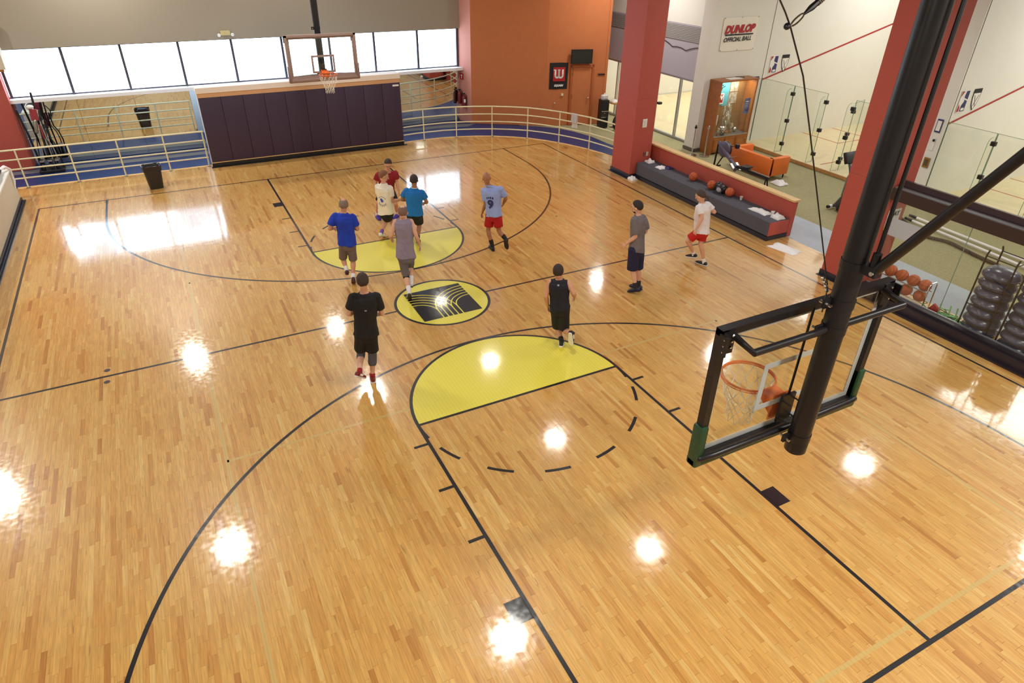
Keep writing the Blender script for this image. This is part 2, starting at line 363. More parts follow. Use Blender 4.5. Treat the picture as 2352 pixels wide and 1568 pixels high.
for s in (-1,1):
    paint([(-W,s*H),(W,s*H)],.05); paint([(s*W,-H),(s*W,H)],.05,z=.001)
    f=s*FTY; b=s*H
    bm=B(); pts=arc((0,f),1.80,0,-s*180,48); vs=[bm.verts.new((x,y,.0006)) for x,y in pts]; bm.faces.new(vs if s<0 else vs[::-1]); bmesh.ops.triangulate(bm,faces=bm.faces); mk('painted_half_circle',bm,M['pyellow'],FLOOR)
    paint([(-1.8,f),(1.8,f)],.05,z=.0011); paint(arc((0,f),1.8,s*11,-s*191),.05,z=.0013)
    for sx in (-1,1):
        paint([(sx*1.8,b),(sx*1.8,f)],.05,z=.0012)
        for d in (3.40,4.36,5.31): paint([(sx*1.82,s*(H-d)),(sx*2.03,s*(H-d))],.05)
        bm=B(); box(bm,(sx*1.82,s*(H-2.134),.0004),(sx*2.04,s*(H-2.44),.0012)); mk('painted_block',bm,M['pblack'],FLOOR)
        paint([(sx*5.99,b),(sx*5.99,s*(H-1.6))],.05)
    for k in range(1,7): paint(arc((0,f),1.8,s*(25.7*k-6),s*(25.7*k+6),6),.05,name='painted_dash')
    paint(arc((0,s*(H-1.6)),5.99,0,-s*180,90),.05,z=.0015)
paint([(-W,0),(-.95,0)],.05); paint([(.95,0),(W,0)],.05)
bm=B(); vs=[bm.verts.new((x,y,.0006)) for x,y in arc((0,0),.93,0,354,59)]; bm.faces.new(vs); bmesh.ops.triangulate(bm,faces=bm.faces); mk('painted_centre_circle',bm,M['pyellow'],FLOOR)
paint(arc((0,0),.935,0,354,59),.055,closed=True,z=.0012)
lg=lambda s,t:(-.61+1.21*s-.005,.60-1.215*t)
bm=B(); vs=[bm.verts.new(lg(*q)+(.0012,)) for q in ((0,0),(0,1),(1,1),(1,0))]; bm.faces.new(vs); mk('painted_emblem',bm,M['pblack'],FLOOR)
for k in range(5):
    tk=.10+.0875*k; sk=.67-.085*k; cx_,ct=.02,.75; r_=ct-tk; 
    for mir in (0,1):
        path=[(0,tk)]+[(cx_+(sk-cx_)*math.sin(R(a)),ct-r_*math.cos(R(a))) for a in range(0,91,6)]+[(sk,1)]
        paint([lg(1-s if mir else s,t) for s,t in path],.024,'pyellow',.0016+.0002*mir,name='painted_emblem_arc')
for (x,y,m_) in ((-5.94,.19,'steel'),(-5.94,-.18,'steel'),(5.96,.22,'chrome'),(5.96,-.16,'chrome')):
    bm=B(); cyl(bm,(x,y),.048,-.01,.0018,18); cyl(bm,(x,y),.012,.0018,.0025,10); mk('floor_socket',bm,mat('socket_metal',(90,80,85),.4,metal=.7) if m_=='steel' else M[m_],FLOOR)
bm=B(); tube(bm,[(x,y+.03,-.004) for x,y in EDGE],.028,8); struct('trim_1',bm,M['oak'],smooth=True)
# track and carpet
bm=B(); OUT=[(9.98,-14),(10.2,-4),(10.27,0),(10.2,3),(9.95,6),(9.66,8.1),(9.62,9.4),(9.4,10.2),(9.135,10.8),(8.62,11.36),(6.5,12.83),(6.3,13.52)]
def flat(poly,z,M_,name,parent=FLOOR,th=.006):
    bm=B(); vs=[bm.verts.new((x,y,z)) for x,y in poly]; f=bm.faces.new(vs); 
    if f.normal.z<0: f.normal_flip()
    f.normal_update(); bmesh.ops.triangulate(bm,faces=bm.faces); 
    o=mk(name,bm,M_,parent,normals=False)
    me=o.data
    if me.polygons and me.polygons[0].normal.z<0: me.flip_normals()
    return o
flat([(8.9,-14),(14,-14),(14,13.6),(8.0,13.6),(8.0,11.8),(8.9,7)],-.012,M['carpet'],'carpet')
flat([(-13,11.27)]+EDGE[1:]+[(8.92,5.3),(10.02,5.3),(9.95,6),(9.66,8.1),(9.62,9.4),(9.4,10.2),(9.135,10.8),(8.62,11.36),(6.5,12.83),(6.3,13.53),(-13,13.53)],-.006,M['track'],'track')
flat([(-13,11.27),(-8.2,11.27),(-8.2,-14),(-13,-14)],-.008,M['track'],'track')
flat([(8.86,-14),(8.86,5.3),(10.02,5.3),(10.2,3),(10.27,0),(10.2,-4),(9.98,-14)],-.007,M['tracksheen'],'track')
flat([(-13,12.68),(5,12.68),(6.1,12.45),(6.55,12.75),(5.6,13.02),(-13,13.05)],-.002,M['lane'],'lane_stripe')
# ------------------------------------------------------------------ room shell
HZ=7.6
bm=B(); box(bm,(-13.1,-14.1,HZ),(24.5,14.1,HZ+.1)); struct('ceiling',bm,M['ceil'])
bm=B(); box(bm,(-13,13.42,3.28),(6.43,13.95,HZ)); box(bm,(-13,13.6,0),(6.3,13.95,1.86)); struct('wall_far',bm,M['tan'])
bm=B(); box(bm,(-13.1,-14,0),(-13,14,HZ)); struct('wall_left',bm,M['beige'])
bm=B(); box(bm,(-13.1,-14.1,0),(24.5,-14,HZ)); struct('wall_near',bm,M['beige'])
bm=B(); box(bm,(24.05,-14,0),(24.2,14,HZ)); struct('wall_right',bm,M['cwhite'])
bm=B(); box(bm,(6.2,13.95,0),(24.2,14.1,HZ)); struct('wall_far_corridor',bm,M['white'])
# mirror wall panels
xs=[-13,-11.2,-9.5,-7.9,-6.33,-4.79,-3.19,-1.63,-.07,1.49,3.05,4.65,6.28]
mir=thing('wall_mirror','long floor level mirror wall below the skylit window band','mirror',(-3,13.54,0))
for a,b in zip(xs,xs[1:]):
    bm=B(); box(bm,(a+.003,13.52,.01),(b-.003,13.54,1.84)); mk('mirror_pane',bm,M['mirror'],mir)
bm=B(); box(bm,(-13,13.26,1.86),(6.4,13.62,1.96)); struct('window_sill',bm,M['ledge'])
# window band
wb=struct('window_1',(lambda b:(box(b,(-13,13.55,1.96),(6.3,13.6,2.0)),box(b,(-13,13.55,3.25),(6.3,13.6,3.30)),b)[-1])(B()),M['darkframe'])
for x in xs[:-1]+[6.2]:
    bm=B(); box(bm,(x-.035,13.49,1.97),(x+.035,13.60,3.30)); mk('mullion',bm,M['darkframe'],wb)
for a,b in zip(xs,xs[1:]):
    bm=B(); box(bm,(a+.03,13.56,1.98),(b-.03,13.575,3.29)); mk('window_pane',bm,M['sky'],wb)
# pink / orange wall
def wallseg(name,p,q,z0,z1,m,th=.12,inward=1):
    d=(Vector(q)-Vector(p)).normalized(); n=Vector((-d.y,d.x))*th*inward
    bm=B(); prism(bm,[p,q,(q[0]+n.x,q[1]+n.y),(p[0]+n.x,p[1]+n.y)],z0,z1); return struct(name,bm,m)
P0,P1,P2,P3=(6.22,13.6),(6.44,12.83),(8.83,11.34),(11.1,10.74)
wallseg('wall_pink',P0,P1,0,HZ,M['pink'],.3); wallseg('wall_orange_near',P1,P2,0,HZ,M['orange'],.3); wallseg('wall_orange_far',P2,P3,0,HZ,M['orange'],.3)
wallseg('wall_orange_return',P3,(11.35,14),0,HZ,M['orange'],.1)
od=(Vector(P3)-Vector(P2)).normalized(); on=Vector((od.y,-od.x)) # into the room
def ow(s,off=0): return (P2[0]+od.x*s+on.x*off,P2[1]+od.y*s+on.y*off)
def owbox(bm,s0,s1,o0,o1,z0,z1): prism(bm,[ow(s0,o0),ow(s1,o0),ow(s1,o1),ow(s0,o1)],z0,z1)
# door in the orange wall
dr=struct('door_1',(lambda b:(owbox(b,.98,1.72,.0,.03,.01,2.07),b)[-1])(B()),M['orange'])
M['frame']=mat('orange_door_frame',(168,88,44),.5)
bm=B(); owbox(bm,.90,.975,0,.06,0,2.15); owbox(bm,1.725,1.80,0,.06,0,2.15); owbox(bm,.90,1.80,0,.06,2.075,2.15); mk('door_frame',bm,M['frame'],dr)
for z in (.25,1.05,1.85):
    bm=B(); owbox(bm,.962,.995,.03,.068,z-.05,z+.05); mk('hinge',bm,M['brass'],dr)
bm=B(); q=ow(1.62,.09); ell(bm,(q[0],q[1],1.0),.035,.035,.035); tube(bm,[ow(1.62,.02)+(1.0,),ow(1.62,.08)+(1.0,)],.014,8); mk('door_knob',bm,M['chrome'],dr,smooth=True)
# tv
tv=thing('television','black flat television mounted above the door in the orange wall','television',ow(1.2,.1)+(2.2,))
bm=B(); owbox(bm,.86,1.67,.10,.16,2.22,2.70); mk('casing',bm,M['black'],tv)
bm=B(); owbox(bm,.885,1.645,.16,.164,2.25,2.675); mk('screen',bm,mat('dark_screen',(40,42,40),.2),tv)
bm=B(); owbox(bm,1.15,1.4,0,.10,2.3,2.6); mk('bracket',bm,M['black'],tv)
# banner with the letter
bn=thing('banner','black cloth banner with red square and white letter on orange wall','banner',ow(.5,.02)+(1.4,))
def cloth_panel(s0,s1,z0,z1,amp,off,posf,nx=16,nz=16,seed=1):
    bm=B(); g=[]
    for j in range(nz+1):
        row=[]
        for i in range(nx+1):
            u=i/nx; v=j/nz; d=off+amp*(.5+.5*noise.noise(Vector((u*3,v*1.4,seed*3.3))))*(1-.6*abs(2*u-1)); sag=.012*math.sin(u*PI)*(1 if j in(0,) else 0)
            row.append(bm.verts.new(posf(s0+(s1-s0)*u,d,z0+(z1-z0)*v+.010*noise.noise(Vector((u*4,seed,v*2))))))
        g.append(row)
    for j in range(nz):
        for i in range(nx): bm.faces.new((g[j][i],g[j][i+1],g[j+1][i+1],g[j+1][i]))
    v0=posf(0,0,0); v1=posf(0,.004,0); off_=Vector(v0)-Vector(v1)
    g2=[[bm.verts.new(q.co+off_) for q in row] for row in g]
    for j in range(nz):
        for i in range(nx): bm.faces.new((g2[j][i],g2[j+1][i],g2[j+1][i+1],g2[j][i+1]))
    loop=[(0,i) for i in range(nx)]+[(j,nx) for j in range(nz)]+[(nz,i) for i in range(nx,0,-1)]+[(j,0) for j in range(nz,0,-1)]
    for k in range(len(loop)):
        (a,b),(c,d_)=loop[k],loop[(k+1)%len(loop)]; bm.faces.new((g[a][b],g2[a][b],g2[c][d_],g[c][d_]))
    return bm
pw=lambda s,d,z: ow(s,d)+(z,)
mk('cloth',cloth_panel(.10,.80,1.33,2.25,.03,.01,pw,20,20),M['blackprint'],bn)
bm=B(); owbox(bm,.225,.69,.045,.049,1.61,2.10); mk('red_square',bm,M['redprint'],bn)
def ribbon_w(c_s,c_z,sz,wd):
    bm=B()
    def rib(pts,w0):
        n=len(pts); 
        for k in range(n-1):
            a=Vector(pts[k]);b=Vector(pts[k+1]); d=(b-a).normalized(); q=Vector((-d.y,d.x))*w0/2; d2=d*w0*.12
            vs=[bm.verts.new(pw(c_s+p.x*sz,.051,c_z+p.y*sz)) for p in (a-q-d2,b-q+d2,b+q+d2,a+q-d2)]; bm.faces.new(vs)
    u=lambda cx,r: [(cx-r,.45),(cx-r,-.05)]+[(cx-r*math.cos(R(a)),-.12-r*1.1*math.sin(R(a))) for a in range(0,181,20)]+[(cx+r,-.05),(cx+r,.45)]
    rib(u(-.23,.2),wd); rib(u(.19,.21),wd); rib([(-.62,.43),(-.36,.43)],wd*.55); rib([(-.14,.43),(.1,.43)],wd*.55)
    return bm
mk('letter_w',ribbon_w(.46,1.86,.34,.19),M['whiteplastic'],bn)
letters('lettering','SQUASH',.095,ow(.45,.052)+(1.46,),Vector((od.x,od.y,0)),(0,0,1),M['whiteplastic'],bn,bold=.006,shear=.25,space=.9)
for nm,s,z,r in (('wall_stud',.34,.83,.028),('wall_box',.62,1.13,.04)):
    bm=B(); 
    if nm=='wall_stud': q=ow(s,.03); ell(bm,(q[0],q[1],z),r,r,r)
    else: owbox(bm,s-r,s+r,0,.05,z-r,z+r)
    one(nm,bm,M['cream'],'small round pale stud on orange wall below the banner' if nm=='wall_stud' else 'small square cream box on orange wall under the banner','wall fitting')
sg=thing('door_sign','small dark nameplate on orange wall right of the door','sign',ow(2.1,.01)+(1.75,))
bm=B(); owbox(bm,1.96,2.28,0,.012,1.74,1.86); mk('plate',bm,M['frame'],sg); bm=B(); owbox(bm,1.99,2.26,.012,.016,1.77,1.83); mk('inset',bm,M['blackprint'],sg)
# corridor glazing wall x=12.25
bm=B(); box(bm,(12.25,6.7,2.08),(12.4,13.95,3.25)); box(bm,(12.25,6.7,3.7),(12.4,13.95,HZ)); struct('wall_corridor',bm,M['lilac'])
bm=B()
for k in range(9):
    z=3.25+k*.05; box(bm,(12.22+.015*math.sin(k/8*PI),6.72,z),(12.38,13.9,z+.043))
struct('trim_2',bm,mat('ribbed_grey_panel',(150,148,146),.6))
bm=B(); box(bm,(12.245,6.7,3.75),(12.25,13.9,HZ)); struct('trim_3',bm,M['cwhite'])
dr=struct('door_2',(lambda b:(box(b,(12.26,6.7,.0),(12.36,13.9,.07)),box(b,(12.26,6.7,2.02),(12.36,13.9,2.08)),b)[-1])(B()),M['alum'])
for y in (6.74,7.95,9.2,10.45,11.7,12.95):
    bm=B(); box(bm,(12.26,y-.03,.07),(12.36,y+.03,2.02)); mk('door_frame',bm,M['alum'],dr)
for a,b in ((6.77,7.92),(7.98,9.17),(9.23,10.42),(10.48,11.67),(11.73,12.92)):
    bm=B(); box(bm,(12.30,a,.07),(12.31,b,2.02)); mk('glass_pane',bm,M['glass'],dr)
bm=B(); box(bm,(12.2,8.86,.98),(12.34,9.0,1.06)); mk('door_lock',bm,M['black'],dr)
bm=B(); pts=[(12.23,6.9+.24*k,3.2-.22*math.sin(k/10*PI)*(1+.2*math.sin(k*2))) for k in range(11)]; tube(bm,pts,.012,6); one('cable',bm,M['black'],'thin black cable sagging along the ribbed grey panel','cable')
bm=B(); box(bm,(12.35,6.75,0),(22.05,13.9,.06)); box(bm,(22,6.75,0),(22.1,13.9,HZ)); struct('floor_corridor_court',bm,M['cfloor'])
# white wall with pier
bm=B(); box(bm,(11.75,6.2,0),(24.05,6.72,HZ)); struct('wall_white',bm,M['white'])
bm=B(); box(bm,(11.73,6.17,0),(13.9,6.2,.1)); box(bm,(11.72,6.17,0),(11.75,6.74,.1)); struct('baseboard_right',bm,mat('grey_base',(95,90,84),.6))
bm=B(); box(bm,(14.24,-.42,0),(24.05,-.05,HZ)); struct('wall_divider',bm,M['cwhite'])
bm=B(); box(bm,(14.3,-7.1,0),(24.05,-6.85,HZ)); struct('wall_court_near',bm,M['cwhite'])
bm=B(); box(bm,(13.97,-7.2,0),(24.05,6.2,.1)); struct('floor_court',bm,M['cfloor'])
bm=B(); box(bm,(13.93,-7.2,0),(13.97,6.2,.1)); struct('trim_4',bm,M['step'])
for (y,x0) in ((6.195,14.3),(-.425,14.3)):
    bm=B(); s=.248; a=2.10
    vs=[(x0,y,a+.02),(24.05,y,a+.02+s*9.75),(24.05,y,a+.075+s*9.75),(x0,y,a+.075)]
    a_=[bm.verts.new(v) for v in vs]; b_=[bm.verts.new((v[0],v[1]-.004,v[2])) for v in vs]; bm.faces.new(a_); bm.faces.new(b_[::-1])
    for i in range(4): bm.faces.new((a_[i],a_[(i+1)%4],b_[(i+1)%4],b_[i]))
    struct('trim_5',bm,M['redline'])
    bm=B(); box(bm,(14.285,y-.003,.1),(14.30,y+.004,HZ)); struct('trim_6',bm,mat('seam_dark',(96,92,80),.6))
for (y0,y1,s) in ((-.05,6.2,1),(-6.85,-.42,-1)):
    ym=(y0+y1)/2
    for a,b in (((18.53,y0),(18.58,y1)),((14.3,ym-.025),(18.53,ym+.025)),((16.93,y1-1.63),(16.98,y1)),((16.98,y1-1.63),(18.53,y1-1.58)),((16.93,y0),(16.98,y0+1.63)),((16.98,y0+1.58),(18.53,y0+1.63))):
        bm=B(); box(bm,a+(.1,),b+(.101,)); struct('floor_line',bm,M['redline'])
# glass back walls of the two courts
def glasswall(lbl,panels,fins,loc,grp):
    t=thing('glass_court_wall',lbl,'glass wall',loc)
    for (a,b) in panels:
        bm=B(); box(bm,(14.3,a,.1),(14.312,b,2.2)); mk('glass_panel',bm,M['glass'],t)
        bm=B()
        for yy in (a,b): box(bm,(14.298,yy-.006,.1),(14.314,yy+.006,2.2))
        box(bm,(14.298,a,2.195),(14.314,b,2.203)); mk('panel_edge',bm,M['edge'],t)
    for y in fins:
        pts=[(14.29,.1),(14.0,.1)]+[(14.0+.15-.15*math.cos(R(a)),1.98+.15*math.sin(R(a))) for a in range(0,91,15)]+[(14.29,2.13)]
        bm=B(); A=[bm.verts.new((x,y-.006,z)) for x,z in pts]; D=[bm.verts.new((x,y+.006,z)) for x,z in pts]; bm.faces.new(A); bm.faces.new(D[::-1])
        for i in range(len(pts)): j=(i+1)%len(pts); bm.faces.new((A[i],A[j],D[j],D[i]))
        mk('glass_fin',bm,M['glass'],t)
        bm=B(); tube(bm,[(x,y,z) for x,z in pts[:-1]],.007,4); mk('fin_edge',bm,M['edge'],t)
        for z in (.35,1.1,1.95):
            bm=B(); box(bm,(14.23,y-.06,z-.055),(14.33,y+.06,z+.055),.01); mk('clamp',bm,M['black'],t)
    return t
glasswall('frameless glass wall of the squash court behind the orange sofa',[(4.77,6.19),(3.45,4.75),(1.2,2.42),(-.04,1.18)],[4.76,3.43,2.45],(14.3,4.5,.1),None)
glasswall('frameless glass wall of the squash court beyond the second red pillar',[(-1.7,-.43),(-3.0,-1.72),(-5.3,-4.0),(-6.8,-5.32)],[-1.71,-3.02,-4.0],(14.3,-2,.1),None)
gd=thing('glass_door','open glass squash court door with black hinge blocks','door',(14.3,2.45,.1))
bm=B(); ca=Vector((math.cos(R(-20)),math.sin(R(-20)),0)); 
A_=Vector((14.33,2.47,0)); Bq=A_+Vector((.75,.25,0)); n_=Vector((-.3,.95,0))*.012
prism(bm,[(A_.x,A_.y),(Bq.x,Bq.y),(Bq.x+n_.x,Bq.y+n_.y),(A_.x+n_.x,A_.y+n_.y)],.12,2.1); mk('glass_leaf',bm,M['glass'],gd)
bm=B(); tube(bm,[(Bq.x,Bq.y,.12),(Bq.x,Bq.y,2.1),(A_.x,A_.y,2.1)],.008,5); mk('leaf_edge',bm,M['edge'],gd)
for z in (.45,1.2,1.85): bm=B(); box(bm,(14.31,2.42,z-.04),(14.40,2.53,z+.04)); mk('hinge',bm,M['black'],gd)
# ------------------------------------------------------------------ pillars
def pillar(x0,y0,x1,y1,z0=0,base=True):
    bm=B(); box(bm,(x0,y0,z0),(x1,y1,HZ)); p=struct('column',bm,M['red'])
    if base:
        bm=B(); box(bm,(x0-.022,y0-.022,0),(x1+.022,y1+.022,.12)); box(bm,(x0-.10,y0-.03,0),(x0-.02,y1+.03,.012)); mk('baseboard',bm,M['blackbase'],p)
    bm=B(); box(bm,(x0-.002,y0-.002,2.28),(x1+.002,y1+.002,2.285)); mk('joint_line',bm,mat('red_joint',(150,62,54),.6),p)
pillar(8.02,4.78,8.74,5.72); pillar(7.97,-3.4,8.62,-2.43); pillar(-9.7,13.12,-7.95,13.5,0,False)
bm=B(); box(bm,(-13,12.85,2.85),(-7.70,13.25,4.0)); sf=struct('trim_7',bm,M['beige']); bm=B(); box(bm,(-13,12.8,2.80),(-7.74,13.2,2.85)); mk('soffit_board',bm,M['wood'],sf)
pp=thing('notice_paper','white printed notice taped on the red pillar beside the bench','notice',(8.38,4.77,1.6))
bm=B(); box(bm,(8.30,4.768,1.48),(8.46,4.772,1.72)); mk('sheet',bm,M['paper'],pp)
bm=B()
for k in range(7): box(bm,(8.325,4.7655,1.67-.026*k),(8.43-.02*(k%3),4.768,1.675-.026*k))
mk('print_lines',bm,mat('grey_print',(150,148,145),.6),pp)
for k,(x,l,m_) in enumerate(((8.50,'dull metal outlet plate low on the red pillar','steel'),(8.60,'cream outlet plate low on the red pillar beside metal one','cream'))):
    op=thing('outlet',l,'outlet',(x,4.77,.68)); bm=B(); box(bm,(x-.036,4.763,.62),(x+.036,4.78,.74),.004); mk('plate',bm,M[m_],op)
    
    for z0 in (.695,.64): bm=B(); box(bm,(x-.012,4.76,z0),(x+.012,4.764,z0+.025)); mk('socket',bm,M['taupe'],op)
op=thing('thermostat','small cream box on the red pillar behind the hoop pole','control box',(8.0,-3.15,2.1)); bm=B(); box(bm,(7.94,-3.2,2.02),(7.972,-3.08,2.16),.006); mk('cover',bm,M['cream'],op)
sp=thing('warning_sign','white warning sign with yellow strip on the second red pillar','sign',(8.35,-3.4,1.55))
bm=B(); box(bm,(8.12,-3.41,1.42),(8.50,-3.402,1.76)); mk('plate',bm,M['paper'],sp); bm=B(); box(bm,(8.12,-3.413,1.36),(8.50,-3.403,1.42)); mk('yellow_strip',bm,mat('yellow_print',(225,200,60),.5),sp)
letters('lettering','PLAY',.13,(8.31,-3.414,1.67),(1,0,0),(0,0,1),M['blackprint'],sp,bold=.004)
# ------------------------------------------------------------------ padded wall
bm=B(); box(bm,(-3.1,11.15,.0),(3.08,11.48,2.16)); pwl=struct('wall_hoop',bm,M['ledge'])
bm=B(); box(bm,(-3.1,11.07,2.04),(3.08,11.15,2.16)); mk('top_rail',bm,mat('tan_plywood',(205,160,120),.6),pwl)
bm=B(); box(bm,(-3.12,11.05,2.16),(3.1,11.5,2.32),.01); mk('cap',bm,mat('pale_cap',(236,226,220),.6),pwl)
bm=B(); box(bm,(-3.1,11.06,.0),(3.08,11.15,.13)); box(bm,(-3.14,10.98,0),(3.16,11.06,.02)); mk('baseboard',bm,M['black'],pwl)
bm=B(); box(bm,(-3.1,11.05,.13),(3.08,11.12,.15)); mk('wood_strip',bm,M['oak'],pwl)
for k in range(10):
    x=-3.09+k*.6165; bm=B(); box(bm,(x+.003,11.06,.155),(x+.6135,11.15,2.035),.008); pd=mk('pad',bm,M['navy'],pwl,smooth=True)
bm=B(); box(bm,(2.82,11.052,1.93),(3.03,11.062,1.985)); mk('maker_tag',bm,M['whiteplastic'],pwl)
# ------------------------------------------------------------------ guard railings
def railing(lbl,path,posts,zs,loc,endround=None):
    t=thing('guard_railing',lbl,'railing',loc)
    for k,z in enumerate(zs):
        bm=B(); tube(bm,[(x,y,z) for x,y in path],.021 if k else .024,8,round_ends=True); mk('rail',bm,M['cream'],t,smooth=True)
    for (x,y) in posts:
        bm=B(); tube(bm,[(x,y,0),(x,y,zs[0])],.021,8); po=mk('post',bm,M['cream'],t,smooth=True)
        bm=B(); cyl(bm,(x,y),.05,0,.012,14); mk('base_plate',bm,M['steel'],po)
    return t
ZS=(1.06,.80,.54,.28)
railing('straight cream pipe railing left of the purple padded wall',[(-10.6,11.24),(-9,11.24),(-7,11.24),(-5,11.24),(-3.17,11.24)],[(-9.2,11.24),(-7.94,11.24),(-6.70,11.24),(-5.49,11.24),(-4.28,11.24),(-3.19,11.24)],ZS,(-6,11.24,0))
cp=[(3.15,11.22),(3.6,11.27),(3.96,11.28),(4.6,11.26),(5.09,11.17),(5.7,11.0),(6.30,10.75),(6.85,10.43),(7.36,10.04),(7.75,9.58),(8.09,9.06),(8.37,8.5),(8.61,7.92),(8.78,7.2),(8.86,6.5),(8.88,5.8)]
railing('curved cream pipe railing between padded wall and first red pillar',cp,[(3.9,11.28),(5.09,11.17),(6.30,10.75),(7.36,10.04),(8.09,9.06),(8.61,7.92),(8.87,6.4)],ZS,(6.3,10.75,0))
# ------------------------------------------------------------------ low wall left
lw=struct('wall_low_left',(lambda b:(box(b,(-8.32,-12,0),(-8.0,10.05,.84)),b)[-1])(B()),M['beige'])
bm=B(); box(bm,(-8.34,-12,.84),(-7.98,10.07,.88)); mk('cap',bm,M['white'],lw)
bm=B(); box(bm,(-8.0,-12,0),(-7.965,10.06,.11)); box(bm,(-7.965,-12,0),(-7.9,10.08,.03)); mk('baseboard',bm,M['blackbase'],lw)
bm=B(); tube(bm,[(-7.935,-12,.045),(-7.935,10,.045)],.012,6); mk('cable_strip',bm,M['blackbase'],lw)
nt_=thing('rolled_net','rolled black sports net lying along the low beige wall','net',(-8.15,5,.88))
bm=B(); rnd=random.Random(5); pts=[(-8.15+.015*math.sin(k*.9),-4+k*.35,.97+.012*math.sin(k*1.7)) for k in range(40)]; tube(bm,pts,[.062+.012*math.sin(k*2.1) for k in range(40)],9); mk('net_bundle',bm,mat('black_net',(60,55,62),.9,bump=1,bscale=60),nt_,smooth=True)
bm=B(); 
for k in range(150):
    y=-3.9+k*.09; a=k*.7; tube(bm,[(-8.15+.076*math.cos(a+j),y+.05*j,.97+.076*math.sin(a+j)) for j in range(3)],.006,4)
o=mk('net_strands',bm,M['net'],nt_); o['kind']='stuff'
bm=B(); tube(bm,[(-8.15,9.6,.98),(-8.05,9.85,1.0),(-7.97,9.95,.9),(-7.96,9.9,.6),(-7.97,9.75,.45)],[.03,.04,.035,.03,.01],6); mk('white_strap',bm,M['towel'],nt_,smooth=True)
# ------------------------------------------------------------------ seat wall and bench
sw=struct('wall_low_right',(lambda b:(box(b,(8.9,-.58,0),(9.04,6.6,.88)),b)[-1])(B()),M['red'])
bm=B(); box(bm,(8.86,-.61,.88),(9.08,6.6,.93),.008); mk('cap',bm,M['oak'],sw)
bn2=thing('bench','long built-in bench covered in charcoal carpet against red low wall','bench',(8.5,2,0))
bm=B(); box(bm,(8.24,-.56,.11),(8.895,4.76,.46),.012); mk('seat',bm,M['bench'],bn2)
bm=B(); box(bm,(8.25,-.575,.11),(8.895,-.562,.45)); mk('end_panel',bm,M['red'],bn2,label='red painted end panel')
bm=B(); box(bm,(8.215,-.59,0),(8.895,4.76,.105)); mk('baseboard',bm,M['blackbase'],bn2)
# ------------------------------------------------------------------ glass partition right
gp=thing('glass_partition','tall glass partition with dark frame right of the second pillar','partition',(8.05,-6,0))
bm=B(); box(bm,(7.9,-12,0),(8.2,-3.42,.20)); box(bm,(7.82,-12,0),(7.9,-3.44,.035)); box(bm,(7.96,-12,.20),(8.14,-3.42,.245)); mk('sill',bm,mat('dark_aubergine_frame',(36,28,38),.35),gp)
bm=B(); box(bm,(8.085,-12,.245),(8.115,-3.42,.262)); mk('glazing_channel',bm,M['alum'],gp)
for a,b in ((-4.99,-3.43),(-6.7,-5.0),(-8.4,-6.71),(-10.1,-8.41)):
    bm=B(); box(bm,(8.09,a,.26),(8.10,b,2.03)); mk('glass_panel',bm,M['glass'],gp)
    bm=B(); box(bm,(8.088,a-.004,.26),(8.102,a+.004,2.03)); mk('panel_edge',bm,M['edge'],gp)
bm=B(); box(bm,(7.99,-12,2.03),(8.19,-3.42,2.25)); mk('beam',bm,mat('dark_brown_beam',(50,33,32),.4),gp)
bm=B(); box(bm,(8.03,-12,2.25),(8.17,-3.42,2.262)); mk('beam_track',bm,M['alum'],gp)
bm=B(); box(bm,(8.20,-12,2.12),(8.26,-3.42,2.38)); mk('upper_beam',bm,mat('aubergine_beam',(58,38,44),.35),gp)
# ------------------------------------------------------------------ fittings on walls
el=thing('emergency_light','beige twin-head emergency light on the tan wall above windows','emergency light',(-1.76,13.4,3.46))
bm=B(); box(bm,(-1.90,13.33,3.40),(-1.62,13.42,3.53),.01); mk('housing',bm,mat('beige_plastic',(205,190,140),.5),el)
for s in (-1,1):
    bm=B(); ell(bm,(-1.76+s*.2,13.30,3.42),.05,.045,.05); mk('lamp_head',bm,M['whiteplastic'],el,smooth=True)
def pinkpt(f,off): 
    d=(Vector(P1)-Vector(P0)); n=Vector((-d.y,d.x)).normalized(); q=Vector(P0)+d*f-n*off; return (q.x,q.y)
for k,(f,z,l) in enumerate(((.30,.66,'dark red fire extinguisher nearer the mirror on pink wall'),(.62,.55,'red fire extinguisher with white tag on the pink wall'))):
    q=pinkpt(f,.12); t=thing('fire_extinguisher',l,'fire extinguisher',(q[0],q[1],z)); bm=B(); lathe(bm,(0,0,0),[(.05,0),(.075,.02),(.075,.36),(.06,.42),(.025,.45),(.02,.5)],14); mk('cylinder',bm,mat('extinguisher_red',(120,28,34),.3),t,smooth=True,local=True)
    bm=B(); box(bm,(-.05,-.015,.5),(.05,.015,.53)); box(bm,(-.02,-.02,.46),(.02,.02,.52)); mk('valve',bm,M['black'],t,local=True)
    bm=B(); tube(bm,[(.03,-.02,.5),(.09,-.03,.42),(.09,-.03,.2),(.085,-.03,.1)],.012,6); mk('hose',bm,M['black'],t,local=True)
    if k: bm=B(); box(bm,(-.04,-.083,.2),(.04,-.074,.32)); mk('tag',bm,M['paper'],t,local=True)
q=pinkpt(.28,.02); t=thing('extinguisher_sign','small red fire extinguisher sign with white symbol on pink wall','sign',(q[0],q[1],1.6))
dP=(Vector(P1)-Vector(P0)).normalized(); nP=Vector((dP.y,-dP.x)) ; nP = nP if nP.x<0 else -nP
def pbox(bm,f0,f1,o0,o1,z0,z1):
    a=Vector(P0)+dP*f0; b=Vector(P0)+dP*f1; prism(bm,[tuple(a+nP*o0),tuple(b+nP*o0),tuple(b+nP*o1),tuple(a+nP*o1)],z0,z1)
